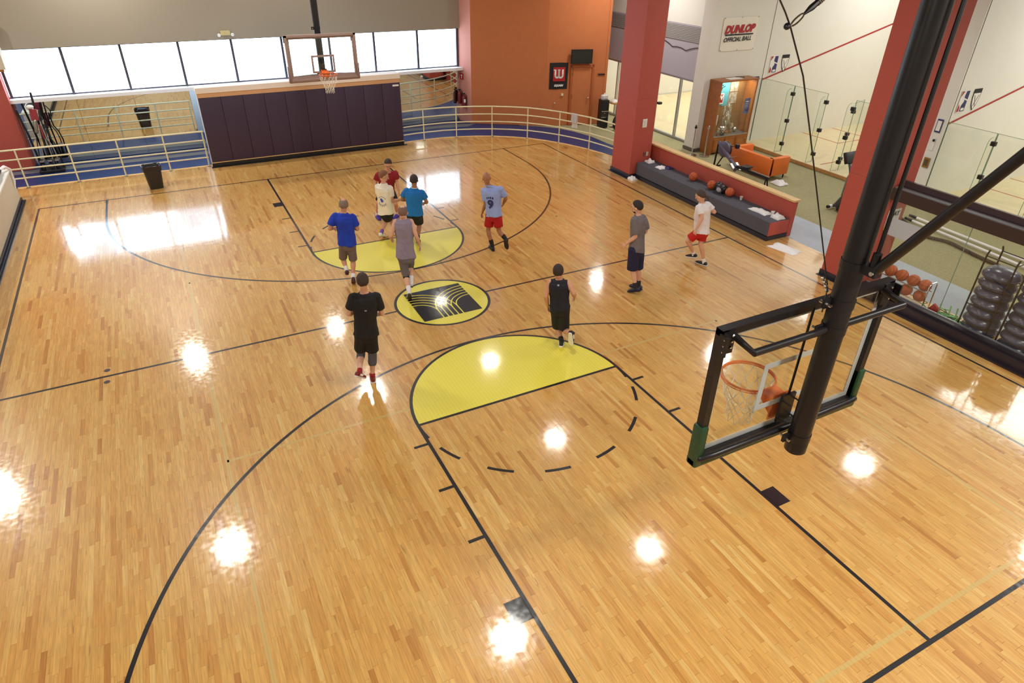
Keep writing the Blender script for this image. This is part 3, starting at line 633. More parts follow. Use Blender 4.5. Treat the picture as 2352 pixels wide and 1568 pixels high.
bm=B(); pbox(bm,.14,.36,.0,.012,1.52,1.74); mk('plate',bm,M['redprint'],t); bm=B(); pbox(bm,.23,.27,.012,.016,1.56,1.70); pbox(bm,.20,.30,.012,.016,1.66,1.69); mk('symbol',bm,M['whiteplastic'],t)
# lamps
for i,(x,y,p_) in enumerate(LAMPS+SIDE):
    z=LZ if i<len(LAMPS) else 5.96
    t=thing('ceiling_lamp','unseen round white high bay lamp hanging from the gym ceiling','lamp',(x,y,z),0,'high bay lamps')
    if i==0:
        bm=B(); lathe(bm,(0,0,0),[(.31,-.02),(.33,.0),(.28,.12),(.12,.30),(.05,.34),(.05,.36)],20); me1=mk('housing',bm,M['alum'],t,smooth=True,local=True).data
        bm=B(); cyl(bm,(0,0),.015,.36,HZ-LZ,8); me2=mk('stem',bm,M['alum'],t,local=True).data
    else:
        link('housing',me1,t,local=True); s_=link('stem',me2,t,local=True)
        if z<6.5:
            s_.scale.z=1; bm=B(); cyl(bm,(0,0),.015,.36,HZ-z,8); bpy.data.objects.remove(s_); mk('stem',bm,M['alum'],t,local=True)
# ------------------------------------------------------------------ basketball hoops
def hoop(s,lbl,cx,yb,zb,padm,framem,poletop,polebot,py,near,Hh,sq,rz,rdx):
    """s=+1 board faces -y (far hoop), -1 faces +y"""
    t=thing('basketball_hoop',lbl,'basketball hoop',(cx,yb,zb))
    f=-s  # direction of the playing side along y
    Wd=.914
    bm=B(); box(bm,(cx-Wd+.04,yb-.006,zb+.03),(cx+Wd-.04,yb+.006,zb+Hh-.03)); bb=mk('backboard',bm,M['bglass'],t)
    def Bx(name,parts,m_,par=bb,bev=0):
        bm=B()
        for a,b in parts: box(bm,a,b,bev)
        o=mk(name,bm,m_); o.parent=par; return o
    # local frame parts share world coordinates; the parent mesh sits at -loc
    def sub_(o):
        o.location=(0,0,0); return o
    fr=sub_(Bx('frame',[((cx-Wd-.01,yb-.035,zb-.02),(cx-Wd+.05,yb+.035,zb+Hh)),((cx+Wd-.05,yb-.035,zb-.02),(cx+Wd+.01,yb+.035,zb+Hh)),((cx-Wd-.01,yb-.035,zb+Hh-.05),(cx+Wd+.01,yb+.035,zb+Hh+.005)),((cx-Wd-.01,yb-.035,zb-.02),(cx+Wd+.01,yb+.035,zb+.035))],framem))
    yy=yb+f*.008; g=.006
    def bord(x0,x1,z0,z1,wd): return [((x0,yy-g/3,z0),(x0+wd,yy+g/3,z1)),((x1-wd,yy-g/3,z0),(x1,yy+g/3,z1)),((x0+wd,yy-g/3,z0),(x1-wd,yy+g/3,z0+wd)),((x0+wd,yy-g/3,z1-wd),(x1-wd,yy+g/3,z1))]
    sub_(Bx('border_line',bord(cx-Wd+.05,cx+Wd-.05,zb+.035,zb+Hh-.05,.05),M['whiteline'] if near else framem))
    sub_(Bx('target_square',bord(cx-.305+sq[2],cx+.305+sq[2],sq[0],sq[1],.05),M['whiteline'] if near else framem))
    bm=B(); box(bm,(cx-Wd-.03,yb-.055,zb-.08),(cx+Wd+.03,yb+.055,zb+.005),.02)
    for q in (-1,1): box(bm,(cx+q*(Wd-.01)-.04,yb-.056,zb-.08),(cx+q*(Wd-.01)+.04,yb+.052,zb+.33),.02)
    o=mk('edge_pad',bm,padm,smooth=True); o.parent=bb
    # rim
    cx0=cx; cx=cx+rdx; ry=yb+f*.38; bm=B()
    ringp=[(cx+.232*math.cos(R(a)),ry+.232*math.sin(R(a)),rz) for a in range(0,360,10)]
    tube(bm,ringp,.010,8,closed=True); rim=mk('rim',bm,M['rimorange'],t,smooth=True)
    bm=B()
    rk=[(cx+.235*math.cos(R(a)),ry+.235*math.sin(R(a)),rz) for a in range(0,360,15)]
    arcp=[(cx+.235*math.cos(R(a)),ry+.235*math.sin(R(a)),rz-.022) for a in range(0,360,12)]
    tube(bm,arcp,.005,5,closed=True)
    for a in range(0,360,30):
        x=cx+.235*math.cos(R(a)); y=ry+.235*math.sin(R(a)); tube(bm,[(x,y,rz),(x,y,rz-.022)],.004,4)
    o=mk('net_rail',bm,M['rimorange']); o.parent=rim
    y0=yb+f*.02; y1=ry-f*.21
    bm=B(); vs=[bm.verts.new(q) for q in ((cx-.075,y0,rz+.02),(cx+.075,y0,rz+.02),(cx+.11,y1,rz+.005),(cx-.11,y1,rz+.005),(cx-.075,y0,rz-.16),(cx+.075,y0,rz-.16),(cx+.09,y1,rz-.02),(cx-.09,y1,rz-.02))]
    for q in ((0,1,2,3),(4,5,6,7),(0,1,5,4),(3,2,6,7),(0,3,7,4),(1,2,6,5)): bm.faces.new([vs[i] for i in q])
    box(bm,(cx-.09,y0-.006,rz-.20),(cx+.09,y0+.006,rz+.05)); o=mk('bracket',bm,M['rimorange']); o.parent=rim
    # net
    bm=B(); NS=12; rows=[(0,.228),(.12,.20),(.19,.165),(.26,.135),(.32,.118),(.38,.112),(.44,.118)]
    def np_(k,i):
        z,r=rows[k]; a=2*PI*(i+(.5 if k%2 else 0))/NS; rr=r*(1+.06*math.sin(i*2.3+k)); return Vector((cx+rr*math.cos(a),ry+rr*math.sin(a),rz-.02-z+.012*math.sin(i*1.7+k*2)))
    for k in range(len(rows)-1):
        for i in range(NS):
            j1=i if k%2==0 else i; j2=(i-1 if k%2==0 else i+1)
            for j in (j1,j2):
                a=np_(k,i); b=np_(k+1,j); mid=(a+b)/2+Vector((0,0,-.008)); tube(bm,[a,mid,b],.0045,4)
    mk('net',bm,M['net'],t)
    cx=cx0
    # mounting
    bk=-f; yp=py
    bm=B(); box(bm,(cx-.075,yb+bk*.02,rz-.20),(cx+.075,yb+bk*.045,rz+.07)); mk('mounting_plate',bm,M['metalblk'],t)
    if near:
        for dx in (-.06,.06):
            for dz in (-.15,.02): bm=B(); tube(bm,[(cx+dx,yb+bk*.03,rz+dz),(cx+dx,yb+bk*.12,rz+dz)],.007,6); mk('bolt',bm,M['metalblk'],t)
    bm=B(); tube(bm,[(cx,yb+bk*.03,rz+.05),(cx,yb+bk*.03,zb+Hh-.02)],.011,6); mk('centre_rod',bm,M['metalblk'],t)
    bm=B(); tube(bm,[(cx-.81,yb+bk*.03,zb+Hh-.06),(cx-.80,yp,zb+Hh-.10),(cx+.80,yp,zb+Hh-.10),(cx+.81,yb+bk*.03,zb+Hh-.06)],.028,10); mk('upper_bracket',bm,M['metalblk'],t,smooth=True)
    bm=B(); tube(bm,[(cx-.90,yb+bk*.055,zb+.02),(cx-.80,yb+bk*.085,zb+.045),(cx-.3,yb+bk*.10,zb+.06),(cx+.3,yb+bk*.10,zb+.06),(cx+.80,yb+bk*.085,zb+.045),(cx+.90,yb+bk*.055,zb+.02)],.028,10,round_ends=True); mk('lower_bracket',bm,M['metalblk'],t,smooth=True)
    for q in (-1,1):
        bm=B(); box(bm,(cx+q*.86-.055,yb+bk*.02,zb+Hh-.20),(cx+q*.86+.055,yb+bk*.045,zb+Hh-.01)); box(bm,(cx+q*.93-.008,yb+bk*.02,zb+Hh-.18),(cx+q*.93+.008,yb+bk*.10,zb+Hh-.02)); cpn=mk('corner_plate',bm,M['metalblk'],t)
        if near:
            bm=B()
            for dz in (-.05,-.1,-.15): ell(bm,(cx+q*.86+.03,yb+bk*.05,zb+Hh+dz),.012,.008,.012,sub=1); ell(bm,(cx+q*.94+.008,yb+bk*.07,zb+Hh+dz),.009,.012,.012,sub=1)
            o=mk('plate_bolts',bm,M['chrome']); o.parent=cpn
    pr_=.086; 
    bm=B(); cyl(bm,(cx,yp),pr_,polebot,poletop,28); pl=mk('pole',bm,M['metalblk'],t,smooth=True)
    for z in (zb+Hh-.10,zb+Hh+.12,zb+.06):
        bm=B(); cyl(bm,(cx,yp),pr_+.006,z-.035,z+.035,28); box(bm,(cx-pr_-.07,yp-.012+f*.03,z-.035),(cx-pr_+.01,yp+.012+f*.03,z+.035)); o=mk('clamp_band',bm,M['metalblk'],smooth=True); o.parent=pl
        bm=B(); tube(bm,[(cx-pr_-.045,yp-.05+f*.03,z),(cx-pr_-.045,yp+.05+f*.03,z)],.012,6); o=mk('clamp_bolt',bm,M['chrome']); o.parent=pl
    return t,pl
PY=-8.26
ht,pl=hoop(-1,'near glass hoop on thick black pole with dark green edge padding',-.05,-8.03,2.735,M['green'],M['metalblk'],HZ,2.68,PY,True,1.20,(2.99,3.45,-.03),3.02,-.03)
bm=B(); lathe(bm,(-.05,PY,0),[(.078,2.64),(.088,2.65),(.09,2.80),(.086,2.81)],28); o=mk('bottom_cap',bm,M['metalblk'],smooth=True); o.parent=pl
# brace joint and struts behind the near hoop
jz=4.36; J0=Vector((-.04,-8.40,jz))
bm=B(); cyl(bm,(-.05,PY),.092,jz-.03,jz+.03,24); box(bm,(-.075,-8.45,jz-.035),(-.01,-8.33,jz+.035)); o=mk('brace_collar',bm,M['metalblk'],ht)
bm=B(); e=J0+Vector((0,-.6,.967))/Vector((0,-.6,.967)).length*3.3; tube(bm,[J0+Vector((0,-.03,.02)),e],.036,12); mk('diagonal_brace',bm,M['metalblk'],ht,smooth=True)
bm=B(); tube(bm,[J0+Vector((0,0,.03)),(-.04,-8.41,HZ)],.0145,8); tube(bm,[J0+Vector((0,0,.03)),(-.04,-8.402,jz+.13)],.030,10); mk('lift_rod',bm,M['metalblk'],ht,smooth=True)
bm=B(); tube(bm,[J0+Vector((-.055,-.03,0)),J0+Vector((.055,-.03,0))],.016,8); mk('pivot_bolt',bm,M['chrome'],ht)
# safety cable from the clamp up to the ceiling
ct=thing('hoist_cable','thin black hoist cable running up from the near hoop','cable',(-.14,-8.1,4.0))
c0=Vector((.0,-8.12,4.05)); c1=Vector((-.584,-8.05,5.284)); c2=Vector((-.953,-8.05,5.887)); c3=Vector((-1.25,-8.05,6.2)); c4=Vector((-2.2,-8.05,HZ))
bm=B(); tube(bm,[Vector((-.15,-8.2,3.96)),c0+Vector((-.05,0,.05)),(c0+c1)/2+Vector((-.012,0,0)),c1,(c1+c2)/2+Vector((.01,0,.03)),c2,c2+Vector((-.06,0,.07)),c3,c4],.0048,6); mk('cable_line',bm,M['black'],ct,smooth=True)
for k in range(4):
    bm=B(); q=c0+Vector((-.05-.03*k,0,.03+.02*k)); ell(bm,(q.x,q.y,q.z+.02*k),.016,.016,.02,sub=1); mk('cable_clip',bm,M['chrome'],ct,smooth=True)
bm=B(); ell(bm,c2+Vector((-.024,0,0)),.021,.018,.019); mk('cable_stop',bm,M['black'],ct)
st=thing('spring_strap','coiled black spring strap hooked to the hoist cable','spring',tuple(c2))
dd=Vector((.205,0,.135)).normalized(); 
bm=B(); s_,t_=frame_of(dd); ringp=[c2+dd*.055+dd*.05*math.cos(R(a))+Vector((0,0,1)).cross(dd).cross(dd)*.018*math.sin(R(a)) for a in range(0,360,20)]; tube(bm,ringp,.005,6,closed=True); mk('link',bm,M['chrome'],st,smooth=True)
bm=B(); tube(bm,[c2+dd*.10,c2+dd*.16,c2+dd*.24],[.006,.018,.014],8); mk('strap_end',bm,M['black'],st,smooth=True)
bm=B(); hp=[c2+dd*(.2+.0016*k)+s_*.018*math.cos(k*.8)+t_*.018*math.sin(k*.8) for k in range(0,560)]; tube(bm,hp,.0034,4); mk('coil',bm,M['steel'],st)
hoop(1,'far glass hoop with taupe padding hanging before the window band',.0,8.0,2.905,M['taupe'],mat('taupe_frame',(150,128,122),.4),HZ,2.85,8.24,False,1.067,(3.03,3.47,0),3.05,0)
# ------------------------------------------------------------------ cabinet with trophies
cb=thing('display_cabinet','tall cherry wood display cabinet with glass front and trophies','cabinet',(12.8,5.9,0))
x0,x1,yf,yb_=11.98,13.58,5.66,6.16
bm=B(); box(bm,(x0,yf,0),(x0+.05,yb_,2.3)); mk('side_panel',bm,M['wood'],cb); bm=B(); box(bm,(x1-.05,yf,0),(x1,yb_,2.3)); mk('side_panel',bm,M['wood'],cb)
bm=B(); box(bm,(x0-.02,yf-.02,2.3),(x1+.02,yb_,2.34)); mk('top',bm,M['wood'],cb)
bm=B(); box(bm,(x0+.05,yb_-.03,.56),(x1-.05,yb_-.01,2.3)); mk('back_panel',bm,mat('cabinet_back',(150,105,55),.6),cb)
bm=B(); box(bm,(x0+.05,yf,.05),(x1-.05,yb_,.56)); mk('base',bm,M['wood'],cb)
bm=B(); box(bm,(x0+.05,yf-.004,.56),(x1-.05,yb_-.03,.585)); mk('shelf',bm,M['alum'],cb)
for k in range(3):
    a=x0+.08+k*.49; bm=B(); box(bm,(a,yf-.022,.08),(a+.46,yf,.50),.006); d=mk('cabinet_door',bm,M['wood'],cb)
    bm=B(); box(bm,(a+.07,yf-.026,.14),(a+.39,yf-.02,.44)); o=mk('inset_panel',bm,mat('cherry_inset',(180,112,52),.4,var=.15)); o.parent=d
    bm=B(); hx=a+(.41 if k%2==0 else .05); tube(bm,[(hx,yf-.022,.30),(hx,yf-.05,.32),(hx,yf-.05,.40),(hx,yf-.022,.42)],.006,6); o=mk('handle',bm,M['brass']); o.parent=d
bm=B(); box(bm,(x0+.05,yf+.01,.585),(x1-.05,yf+.016,2.28)); mk('glass_front',bm,M['glass'],cb)
def poster(name,xa,xb,za,zb_,m_,l,extra=None,y=6.12):
    t=thing(name,l,'poster',((xa+xb)/2,y,za)); bm=B(); box(bm,(xa,y,za),(xb,y+.006,zb_)); mk('sheet',bm,m_,t)
    if extra: extra(t,xa,xb,za,zb_,y)
    return t
teal=mat('teal_print',(95,175,190),.5); photo_=mat('pale_photo_print',(205,196,180),.5,var=.5,vscale=9,col2=(150,130,105))
def runner(t,xa,xb,za,zb_,y):
    bm=B(); cx=xa+.42; z=zb_-.28; tube(bm,[(cx-.10,y-.004,z-.16),(cx-.02,y-.004,z-.04),(cx+.03,y-.004,z+.08),(cx+.0,y-.004,z+.0)],.018,4); tube(bm,[(cx+.03,y-.004,z+.08),(cx+.14,y-.004,z+.12)],.014,4); ell(bm,(cx+.04,y-.004,z+.15),.025,.004,.03,sub=1); mk('figure_print',bm,M['blackprint'],t)
poster('poster',x0+.07,x0+.85,1.45,2.24,teal,'teal squash poster with a black figure inside the cabinet',runner)
def wmark(t,xa,xb,za,zb_,y):
    bm=B(); box(bm,(xa+.03,y-.004,za+.05),(xb-.03,y-.001,zb_-.03)); mk('red_square',bm,M['redprint'],t); letters('letter_w','W',.2,((xa+xb)/2,y-.005,(za+zb_)/2+.03),(1,0,0),(0,0,1),M['whiteplastic'],t,bold=.008)
poster('poster',x0+.34,x0+.62,1.52,1.86,M['paper'],'white framed poster with red square and white letter in cabinet',wmark,y=6.09)
def bars(t,xa,xb,za,zb_,y):
    for k,(f,h) in enumerate(((.5,.03),(.6,.008),(.55,.008),(.6,.008),(.4,.008))):
        bm=B(); m_=(xa+xb)/2; w_=(xb-xa)*f/2; z=zb_-.12-.055*k; box(bm,(m_-w_,y-.003,z),(m_+w_,y-.001,z+h)); mk('print_line',bm,M['paper'],t)
n_=0
for (xa,xb,za,zb_,l) in ((.88,1.22,1.88,2.2,'pale photograph at the top centre of the cabinet back'),(.88,1.22,1.5,1.85,'pale photograph below the top photograph in cabinet'),(.75,1.10,1.14,1.46,'photograph behind the trophies at mid height in cabinet'),(.78,1.12,.80,1.12,'photograph behind the trophies low in the cabinet'),(.10,.36,1.2,1.42,'small white card under the teal poster in cabinet'),(.08,.55,.82,1.16,'white sheet behind the trophies near cabinet left side')):
    poster('photograph',x0+xa,x0+xb,za,zb_,photo_ if n_<4 else M['paper'],l); n_+=1
poster('poster',x0+1.20,x0+1.45,1.22,1.72,mat('violet_print',(88,84,150),.5),'violet notice taped inside the right of the cabinet glass',lambda t,xa,xb,za,zb_,y:bars(t,xa,xb,za,zb_,y),y=5.70)
def trophy(x,y,z,s,m_,kind,l):
    t=thing('trophy',l,'trophy',(x,y,z))
    bm=B(); lathe(bm,(0,0,0),[(.075*s,0),(.075*s,.05*s),(.06*s,.06*s),(.05*s,.10*s)],16); mk('plinth',bm,M['wood'] if kind!='bowl' else M['blackprint'],t,smooth=True,local=True)
    bm=B()
    if kind=='cup': prof=[(.02,.10),(.014,.16),(.02,.19),(.05,.24),(.07,.32),(.075,.40),(.07,.41),(.06,.33),(.02,.25)]
    elif kind=='bowl': prof=[(.03,.10),(.02,.14),(.08,.18),(.13,.24),(.15,.30),(.145,.30),(.10,.23),(.02,.19)]
    else: prof=[(.03,.10),(.015,.15),(.03,.20),(.06,.28),(.075,.36),(.06,.44),(.03,.50),(.05,.56),(.055,.60),(.03,.66),(.012,.72),(.02,.76),(.004,.80)]
    lathe(bm,(0,0,0),[(r*s,h*s) for r,h in prof],18); b=mk('bowl',bm,m_,t,smooth=True,local=True)
    if kind!='bowl':
        for q in (-1,1):
            bm=B(); tube(bm,[(q*.07*s,0,.36*s),(q*.115*s,0,.36*s),(q*.11*s,0,.28*s),(q*.06*s,0,.25*s)],.007*s,6); mk('handle',bm,m_,t,smooth=True,local=True)
    return t
trophy(x0+.75,5.93,.585,1.45,M['silver'],'tall','tall silver lidded trophy at the centre of the cabinet')
trophy(x0+.55,5.80,.585,.85,M['silver'],'bowl','wide silver bowl trophy before the tall trophy in cabinet')
trophy(x0+.20,5.9,.585,.95,M['gold'],'cup','gold cup trophy nearest the left side of the cabinet')
trophy(x0+.32,5.78,.585,.6,M['silver'],'cup','small silver cup at the front left inside cabinet')
trophy(x0+.95,5.86,.585,.8,M['silver'],'cup','medium silver cup right of the tall trophy in cabinet')
trophy(x0+1.18,5.9,.585,.5,M['silver'],'bowl','small silver bowl farthest right on the cabinet shelf')
t=thing('clipboard','clipboard with white papers lying on top of the cabinet','clipboard',(12.8,5.9,2.34)); bm=B(); box(bm,(12.45,5.78,2.34),(13.0,6.02,2.35)); mk('papers',bm,M['paper'],t); bm=B(); tube(bm,[(12.9,6.03,2.36),(13.15,5.88,2.36)],.012,6); mk('pen',bm,M['black'],t)
# banner on the white wall
bn=thing('banner','white cloth banner with red and black lettering pinned to the white wall','banner',(12.85,6.19,3.15))
bpos=lambda s,d,z:(s,6.2-d,z)
mk('cloth',cloth_panel(12.14,13.60,3.14,4.12,.03,.012,bpos,48,32,4),mat('cream_cloth',(232,226,214),.8),bn)
letters('lettering','DUNLOP',.30,(12.83,6.153,3.77),(1,0,.02),(0,0,1),M['redprint'],bn,bold=.017,shear=.3,space=1.0)
bm=B(); box(bm,(12.26,6.148,3.60),(13.44,6.155,3.64)); mk('black_rule',bm,M['blackprint'],bn)
letters('lettering','OFFICIAL BALL',.175,(12.80,6.153,3.48),(1,0,.02),(0,0,1),M['blackprint'],bn,bold=.004,shear=.3,space=1.02)
for (x,z) in ((12.17,4.10),(12.87,4.11),(13.57,4.11),(12.17,3.17),(12.87,3.16),(13.57,3.17)):
    bm=B(); ell(bm,(x,6.165,z),.018,.01,.018,sub=1); mk('grommet',bm,M['steel'],bn)
def emblems(y,xb,zb,where):
    t=thing('wall_emblem','red white and blue player emblem on %s'%where,'emblem',(xb,y,zb))
    f=lambda pts,m_,n,dy: (lambda bm:(bm.faces.new([bm.verts.new((xb+a*.34,y-dy,zb+b*.56)) for a,b in pts]),mk(n,bm,m_,t,normals=False)))(B())
    f([(0,0),(1,0),(1,1),(0,1)],M['paper'],'plate',.004)
    f([(.38,.04),(.97,.04),(.97,.96),(.55,.96),(.48,.72),(.62,.5),(.40,.32)],M['darkblue'],'blue_field',.006)
    f([(.03,.70),(.33,.96),(.05,.96)],M['redprint'],'red_field',.006)
    f([(.03,.04),(.28,.04),(.30,.22),(.10,.40)],M['redprint'],'red_field',.006)
    f([(.45,.60),(.97,.50),(.97,.56),(.50,.66)],M['paper'],'white_arm',.008)
    f([(.50,.08),(.88,.08),(.88,.2),(.50,.2)],M['paper'],'white_label',.008)
    t=thing('wall_emblem','black and white crest shaped emblem on %s'%where,'emblem',(xb+.6,y,zb))
    sh=[(0,1),(1,1),(.97,.6),(.8,.25),(.5,0),(.2,.25),(.03,.6)]
    def g(k,dy,m_,n): bm=B(); bm.faces.new([bm.verts.new((xb+.52+(.5+(a-.5)*k)*.34,y-dy,zb+(.5+(b-.5)*k)*.56)) for a,b in sh]); mk(n,bm,m_,t,normals=False)
    g(1,.004,M['blackprint'],'crest'); g(.86,.006,M['paper'],'crest_field')
    bm=B(); box(bm,(xb+.53,y-.009,zb+.45),(xb+.85,y-.006,zb+.55)); mk('crest_band',bm,M['blackprint'],t)
    bm=B(); tube(bm,[(xb+.60,y-.008,zb+.40),(xb+.74,y-.008,zb+.12)],.008,4); tube(bm,[(xb+.78,y-.008,zb+.40),(xb+.64,y-.008,zb+.12)],.008,4); mk('crossed_rackets',bm,M['taupe'],t)
emblems(6.19,14.52,2.33,'the court wall above the red line'); emblems(-.43,14.42,2.42,'the court wall right of second pillar')
for (pos,ax,ll) in (((13.98,6.19,1.93),0,'white wall beside the cabinet'),((14.235,-.25,1.9),1,'white post right of the second pillar')):
    t=thing('framed_rules','small black framed court rules on the %s'%ll,'frame',pos)
    def bx(a,b,z0,z1,d0,d1):
        bm=B()
        if ax==0: box(bm,(pos[0]+a,pos[1]-d0,pos[2]+z0),(pos[0]+b,pos[1]-d1,pos[2]+z1))
        else: box(bm,(pos[0]-d0,pos[1]-b,pos[2]+z0),(pos[0]-d1,pos[1]-a,pos[2]+z1))
        return bm
    w_=.15 if ax==0 else .075
    mk('frame',bx(-w_,w_,0,.34,0,.02),M['darkblue'],t); mk('sheet',bx(-w_*.75,w_*.75,.04,.30,.02,.024),M['paper'],t)
    t=thing('light_switch','white switch card with black knob on the %s'%ll,'switch',(pos[0],pos[1],pos[2]-.45))
    mk('plate',bx(-w_*.6,w_*.6,-.48,-.15,0,.01),M['paper'],t); mk('knob',bx(-.02,.03,-.24,-.18,.01,.04),M['black'],t)
bm=B(); box(bm,(14.21,-.33,.95),(14.24,-.17,1.22),.004); t=thing('brass_plate','brass control plate on white post right of the pillar','control plate',(14.22,-.25,.95)); mk('plate',bm,M['brass'],t); bm=B(); box(bm,(14.205,-.30,1.0),(14.212,-.20,1.17)); mk('inset',bm,mat('dark_brass',(90,75,50),.5),t)
# stanchions
for i,(x,y,l) in enumerate(((11.42,5.9,'chrome rope stanchion nearer the white wall end'),(11.76,5.66,'chrome rope stanchion standing against the display cabinet'))):
    t=thing('stanchion',l,'stanchion',(x,y,0)); bm=B(); lathe(bm,(0,0,0),[(.16,0),(.16,.015),(.12,.03),(.05,.045),(.025,.06)],24); mk('base',bm,M['chrome'],t,smooth=True,local=True)
    bm=B(); cyl(bm,(0,0),.022,.05,.9,14); mk('post',bm,M['chrome'],t,smooth=True,local=True); bm=B(); lathe(bm,(0,0,0),[(.03,.88),(.045,.90),(.045,.93),(.025,.94),(.03,.97),(.01,1.0)],14); mk('top_knob',bm,M['chrome'] if i else M['black'],t,smooth=True,local=True)
# sofa
sf=thing('sofa','orange leather sofa with square arms seen from behind','sofa',(12.1,3.7,0))
bm=B(); box(bm,(11.68,2.78,.12),(11.84,4.45,.66),.035); mk('backrest',bm,M['sofa'],sf,smooth=True)
for a,b in ((2.78,2.95),(4.28,4.45)): bm=B(); box(bm,(11.70,a,.12),(12.50,b,.66),.035); mk('armrest',bm,M['sofa'],sf,smooth=True)
bm=B(); box(bm,(11.82,2.95,.12),(12.44,4.28,.28),.02); mk('seat_base',bm,M['sofa'],sf,smooth=True)
for a,b in ((2.96,3.61),(3.62,4.27)): bm=B(); box(bm,(11.85,a,.28),(12.48,b,.42),.03); mk('seat_cushion',bm,M['sofa'],sf,smooth=True)
for x in (11.78,12.42):
    for y in (2.86,4.37): bm=B(); tube(bm,[(x,y,0),(x,y,.13)],[.02,.026],8); mk('leg',bm,M['black'],sf)
# rowing machine
rw=thing('rowing_machine','grey and black rowing machine between low wall and orange sofa','rowing machine',(11.0,3.3,0))
gr=mat('slate_grey_plastic',(92,86,108),.4)
bm=B(); tube(bm,[(11.13,4.22,.66),(11.19,4.22,.66)],.24,24); tube(bm,[(11.10,4.22,.66),(11.13,4.22,.66)],[.17,.24],24); mk('flywheel',bm,gr,rw,smooth=True)
bm=B(); tube(bm,[(11.19,4.22,.66),(11.25,4.22,.66)],[.245,.235],24); mk('flywheel_cage',bm,M['black'],rw,smooth=True)
bm=B(); tube(bm,[(11.16,4.5,.82),(11.13,4.15,.62),(11.1,3.75,.40),(11.08,3.45,.26)],[.05,.07,.055,.05],8); mk('front_body',bm,gr,rw,smooth=True)
bm=B(); tube(bm,[(11.16,4.5,.80),(11.2,4.58,.02)],.028,8); tube(bm,[(11.13,4.15,.52),(11.15,4.45,.03)],.02,8); tube(bm,[(10.95,4.55,.03),(11.45,4.55,.03)],.028,8); mk('front_stand',bm,M['black'],rw,smooth=True)
bm=B(); box(bm,(11.03,2.2,.30),(11.12,3.5,.37),.006); mk('slide_rail',bm,M['black'],rw); bm=B(); box(bm,(11.045,2.2,.37),(11.105,3.45,.382)); mk('rail_top',bm,M['steel'],rw)
bm=B(); tube(bm,[(11.0,2.25,.02),(11.05,2.28,.32)],.022,8); tube(bm,[(11.15,2.25,.02),(11.10,2.28,.32)],.022,8); tube(bm,[(10.92,2.24,.022),(11.24,2.24,.022)],.022,8); mk('rear_leg',bm,M['black'],rw)
bm=B(); box(bm,(10.93,2.98,.41),(11.22,3.24,.455),.02); box(bm,(11.02,3.0,.375),(11.13,3.2,.41)); mk('seat',bm,M['black'],rw,smooth=True)
for s in (-1,1): bm=B(); obox(bm,(11.08+s*.11,3.55,.30),.045,.14,.02,0,Matrix.Rotation(R(38),3,'X')); mk('foot_plate',bm,M['steel'],rw)
bm=B(); tube(bm,[(11.2,4.05,.78),(11.3,3.9,.82)],.014,6); box(bm,(11.26,3.80,.76),(11.36,3.90,.88)); mk('monitor',bm,M['black'],rw); bm=B(); tube(bm,[(10.98,3.82,.52),(11.3,3.80,.52)],.014,8); mk('handle',bm,M['taupe'],rw)
# ------------------------------------------------------------------ towels, cups, balls
def towel(x,y,z,sx,sy,h,l,seed,cat='towel',nm='towel',m_='towel',grp=None,rz=0):
    bm=B(); n=22; g=[]
    for j in range(n+1):
        row=[]
        for i in range(n+1):
            u=i/n*2-1; v=j/n*2-1; k=1+.22*noise.noise(Vector((math.atan2(v,u+1e-6)*1.3,seed*7.1,0))); rr=max(abs(u),abs(v)); c_,s__=math.cos(rz),math.sin(rz)
            X=u*sx*k; Y=v*sy*k; hh=h*(.62+.55*noise.noise(Vector((u*1.7+seed,v*1.7,seed*1.7)))+.18*noise.noise(Vector((u*4+seed,v*4,seed*2.7))))*(1-rr**4); hh=max(hh,0)+.006
            row.append(bm.verts.new((X*c_-Y*s__,X*s__+Y*c_,hh)))
        g.append(row)
    for j in range(n):
        for i in range(n): bm.faces.new((g[j][i],g[j][i+1],g[j+1][i+1],g[j+1][i]))
    ex=bmesh.ops.extrude_face_region(bm,geom=list(bm.faces)); 
    for v in [q for q in ex['geom'] if isinstance(q,bmesh.types.BMVert)]: v.co.z=max(0,v.co.z-.02)*.6
    o=one(nm,bm,M[m_],l,cat,grp,smooth=True); o.location=(x,y,z); return o
towel(8.62,4.62,.46,.11,.12,.12,'white towel crumpled on bench end next to the pillar',1)
towel(8.62,4.02,.46,.16,.12,.07,'white towel beside dark cloth on the bench near pillar',2)
towel(8.74,3.92,.462,.12,.16,.06,'dark navy cloth lying on the bench near the pillar',3,'cloth','cloth','darkblue')
towel(8.08,4.66,0,.12,.14,.12,'white towel on the wood floor at the first pillar foot',4)
towel(8.60,.12,.46,.13,.27,.06,'long white towel near the front end of the bench',5)
towel(8.66,-.40,.46,.13,.13,.14,'white towel heaped at the near end of the bench',6)
towel(8.28,-1.12,0,.20,.34,.035,'white towel spread flat on floor beyond the bench',7,rz=.15)
towel(11.85,2.45,0,.17,.2,.14,'white towel on carpet beside the rowing machine foot',8)
def cup(x,y,z,l,tilt=0):
    t=thing('paper_cup',l,'cup',(x,y,z)); bm=B(); lathe(bm,(0,0,0),[(.026,0),(.038,.09),(.040,.092),(.036,.088),(.024,.006)],16); o=mk('cup_body',bm,M['paper'],t,smooth=True,local=True)
    if tilt: t.rotation_euler=(R(90),0,R(tilt)); t.location.z=z+.04
cup(8.76,.95,.462,'white paper cup standing right of the basketballs on bench'); cup(8.74,-.10,.462,'white paper cup lying on its side on the bench',35); cup(8.66,-.22,.462,'white paper cup standing beside the heaped white towel')
def ballmesh():
    bm=B(); bmesh.ops.create_uvsphere(bm,u_segments=28,v_segments=18,radius=.12); return bm
bt=None
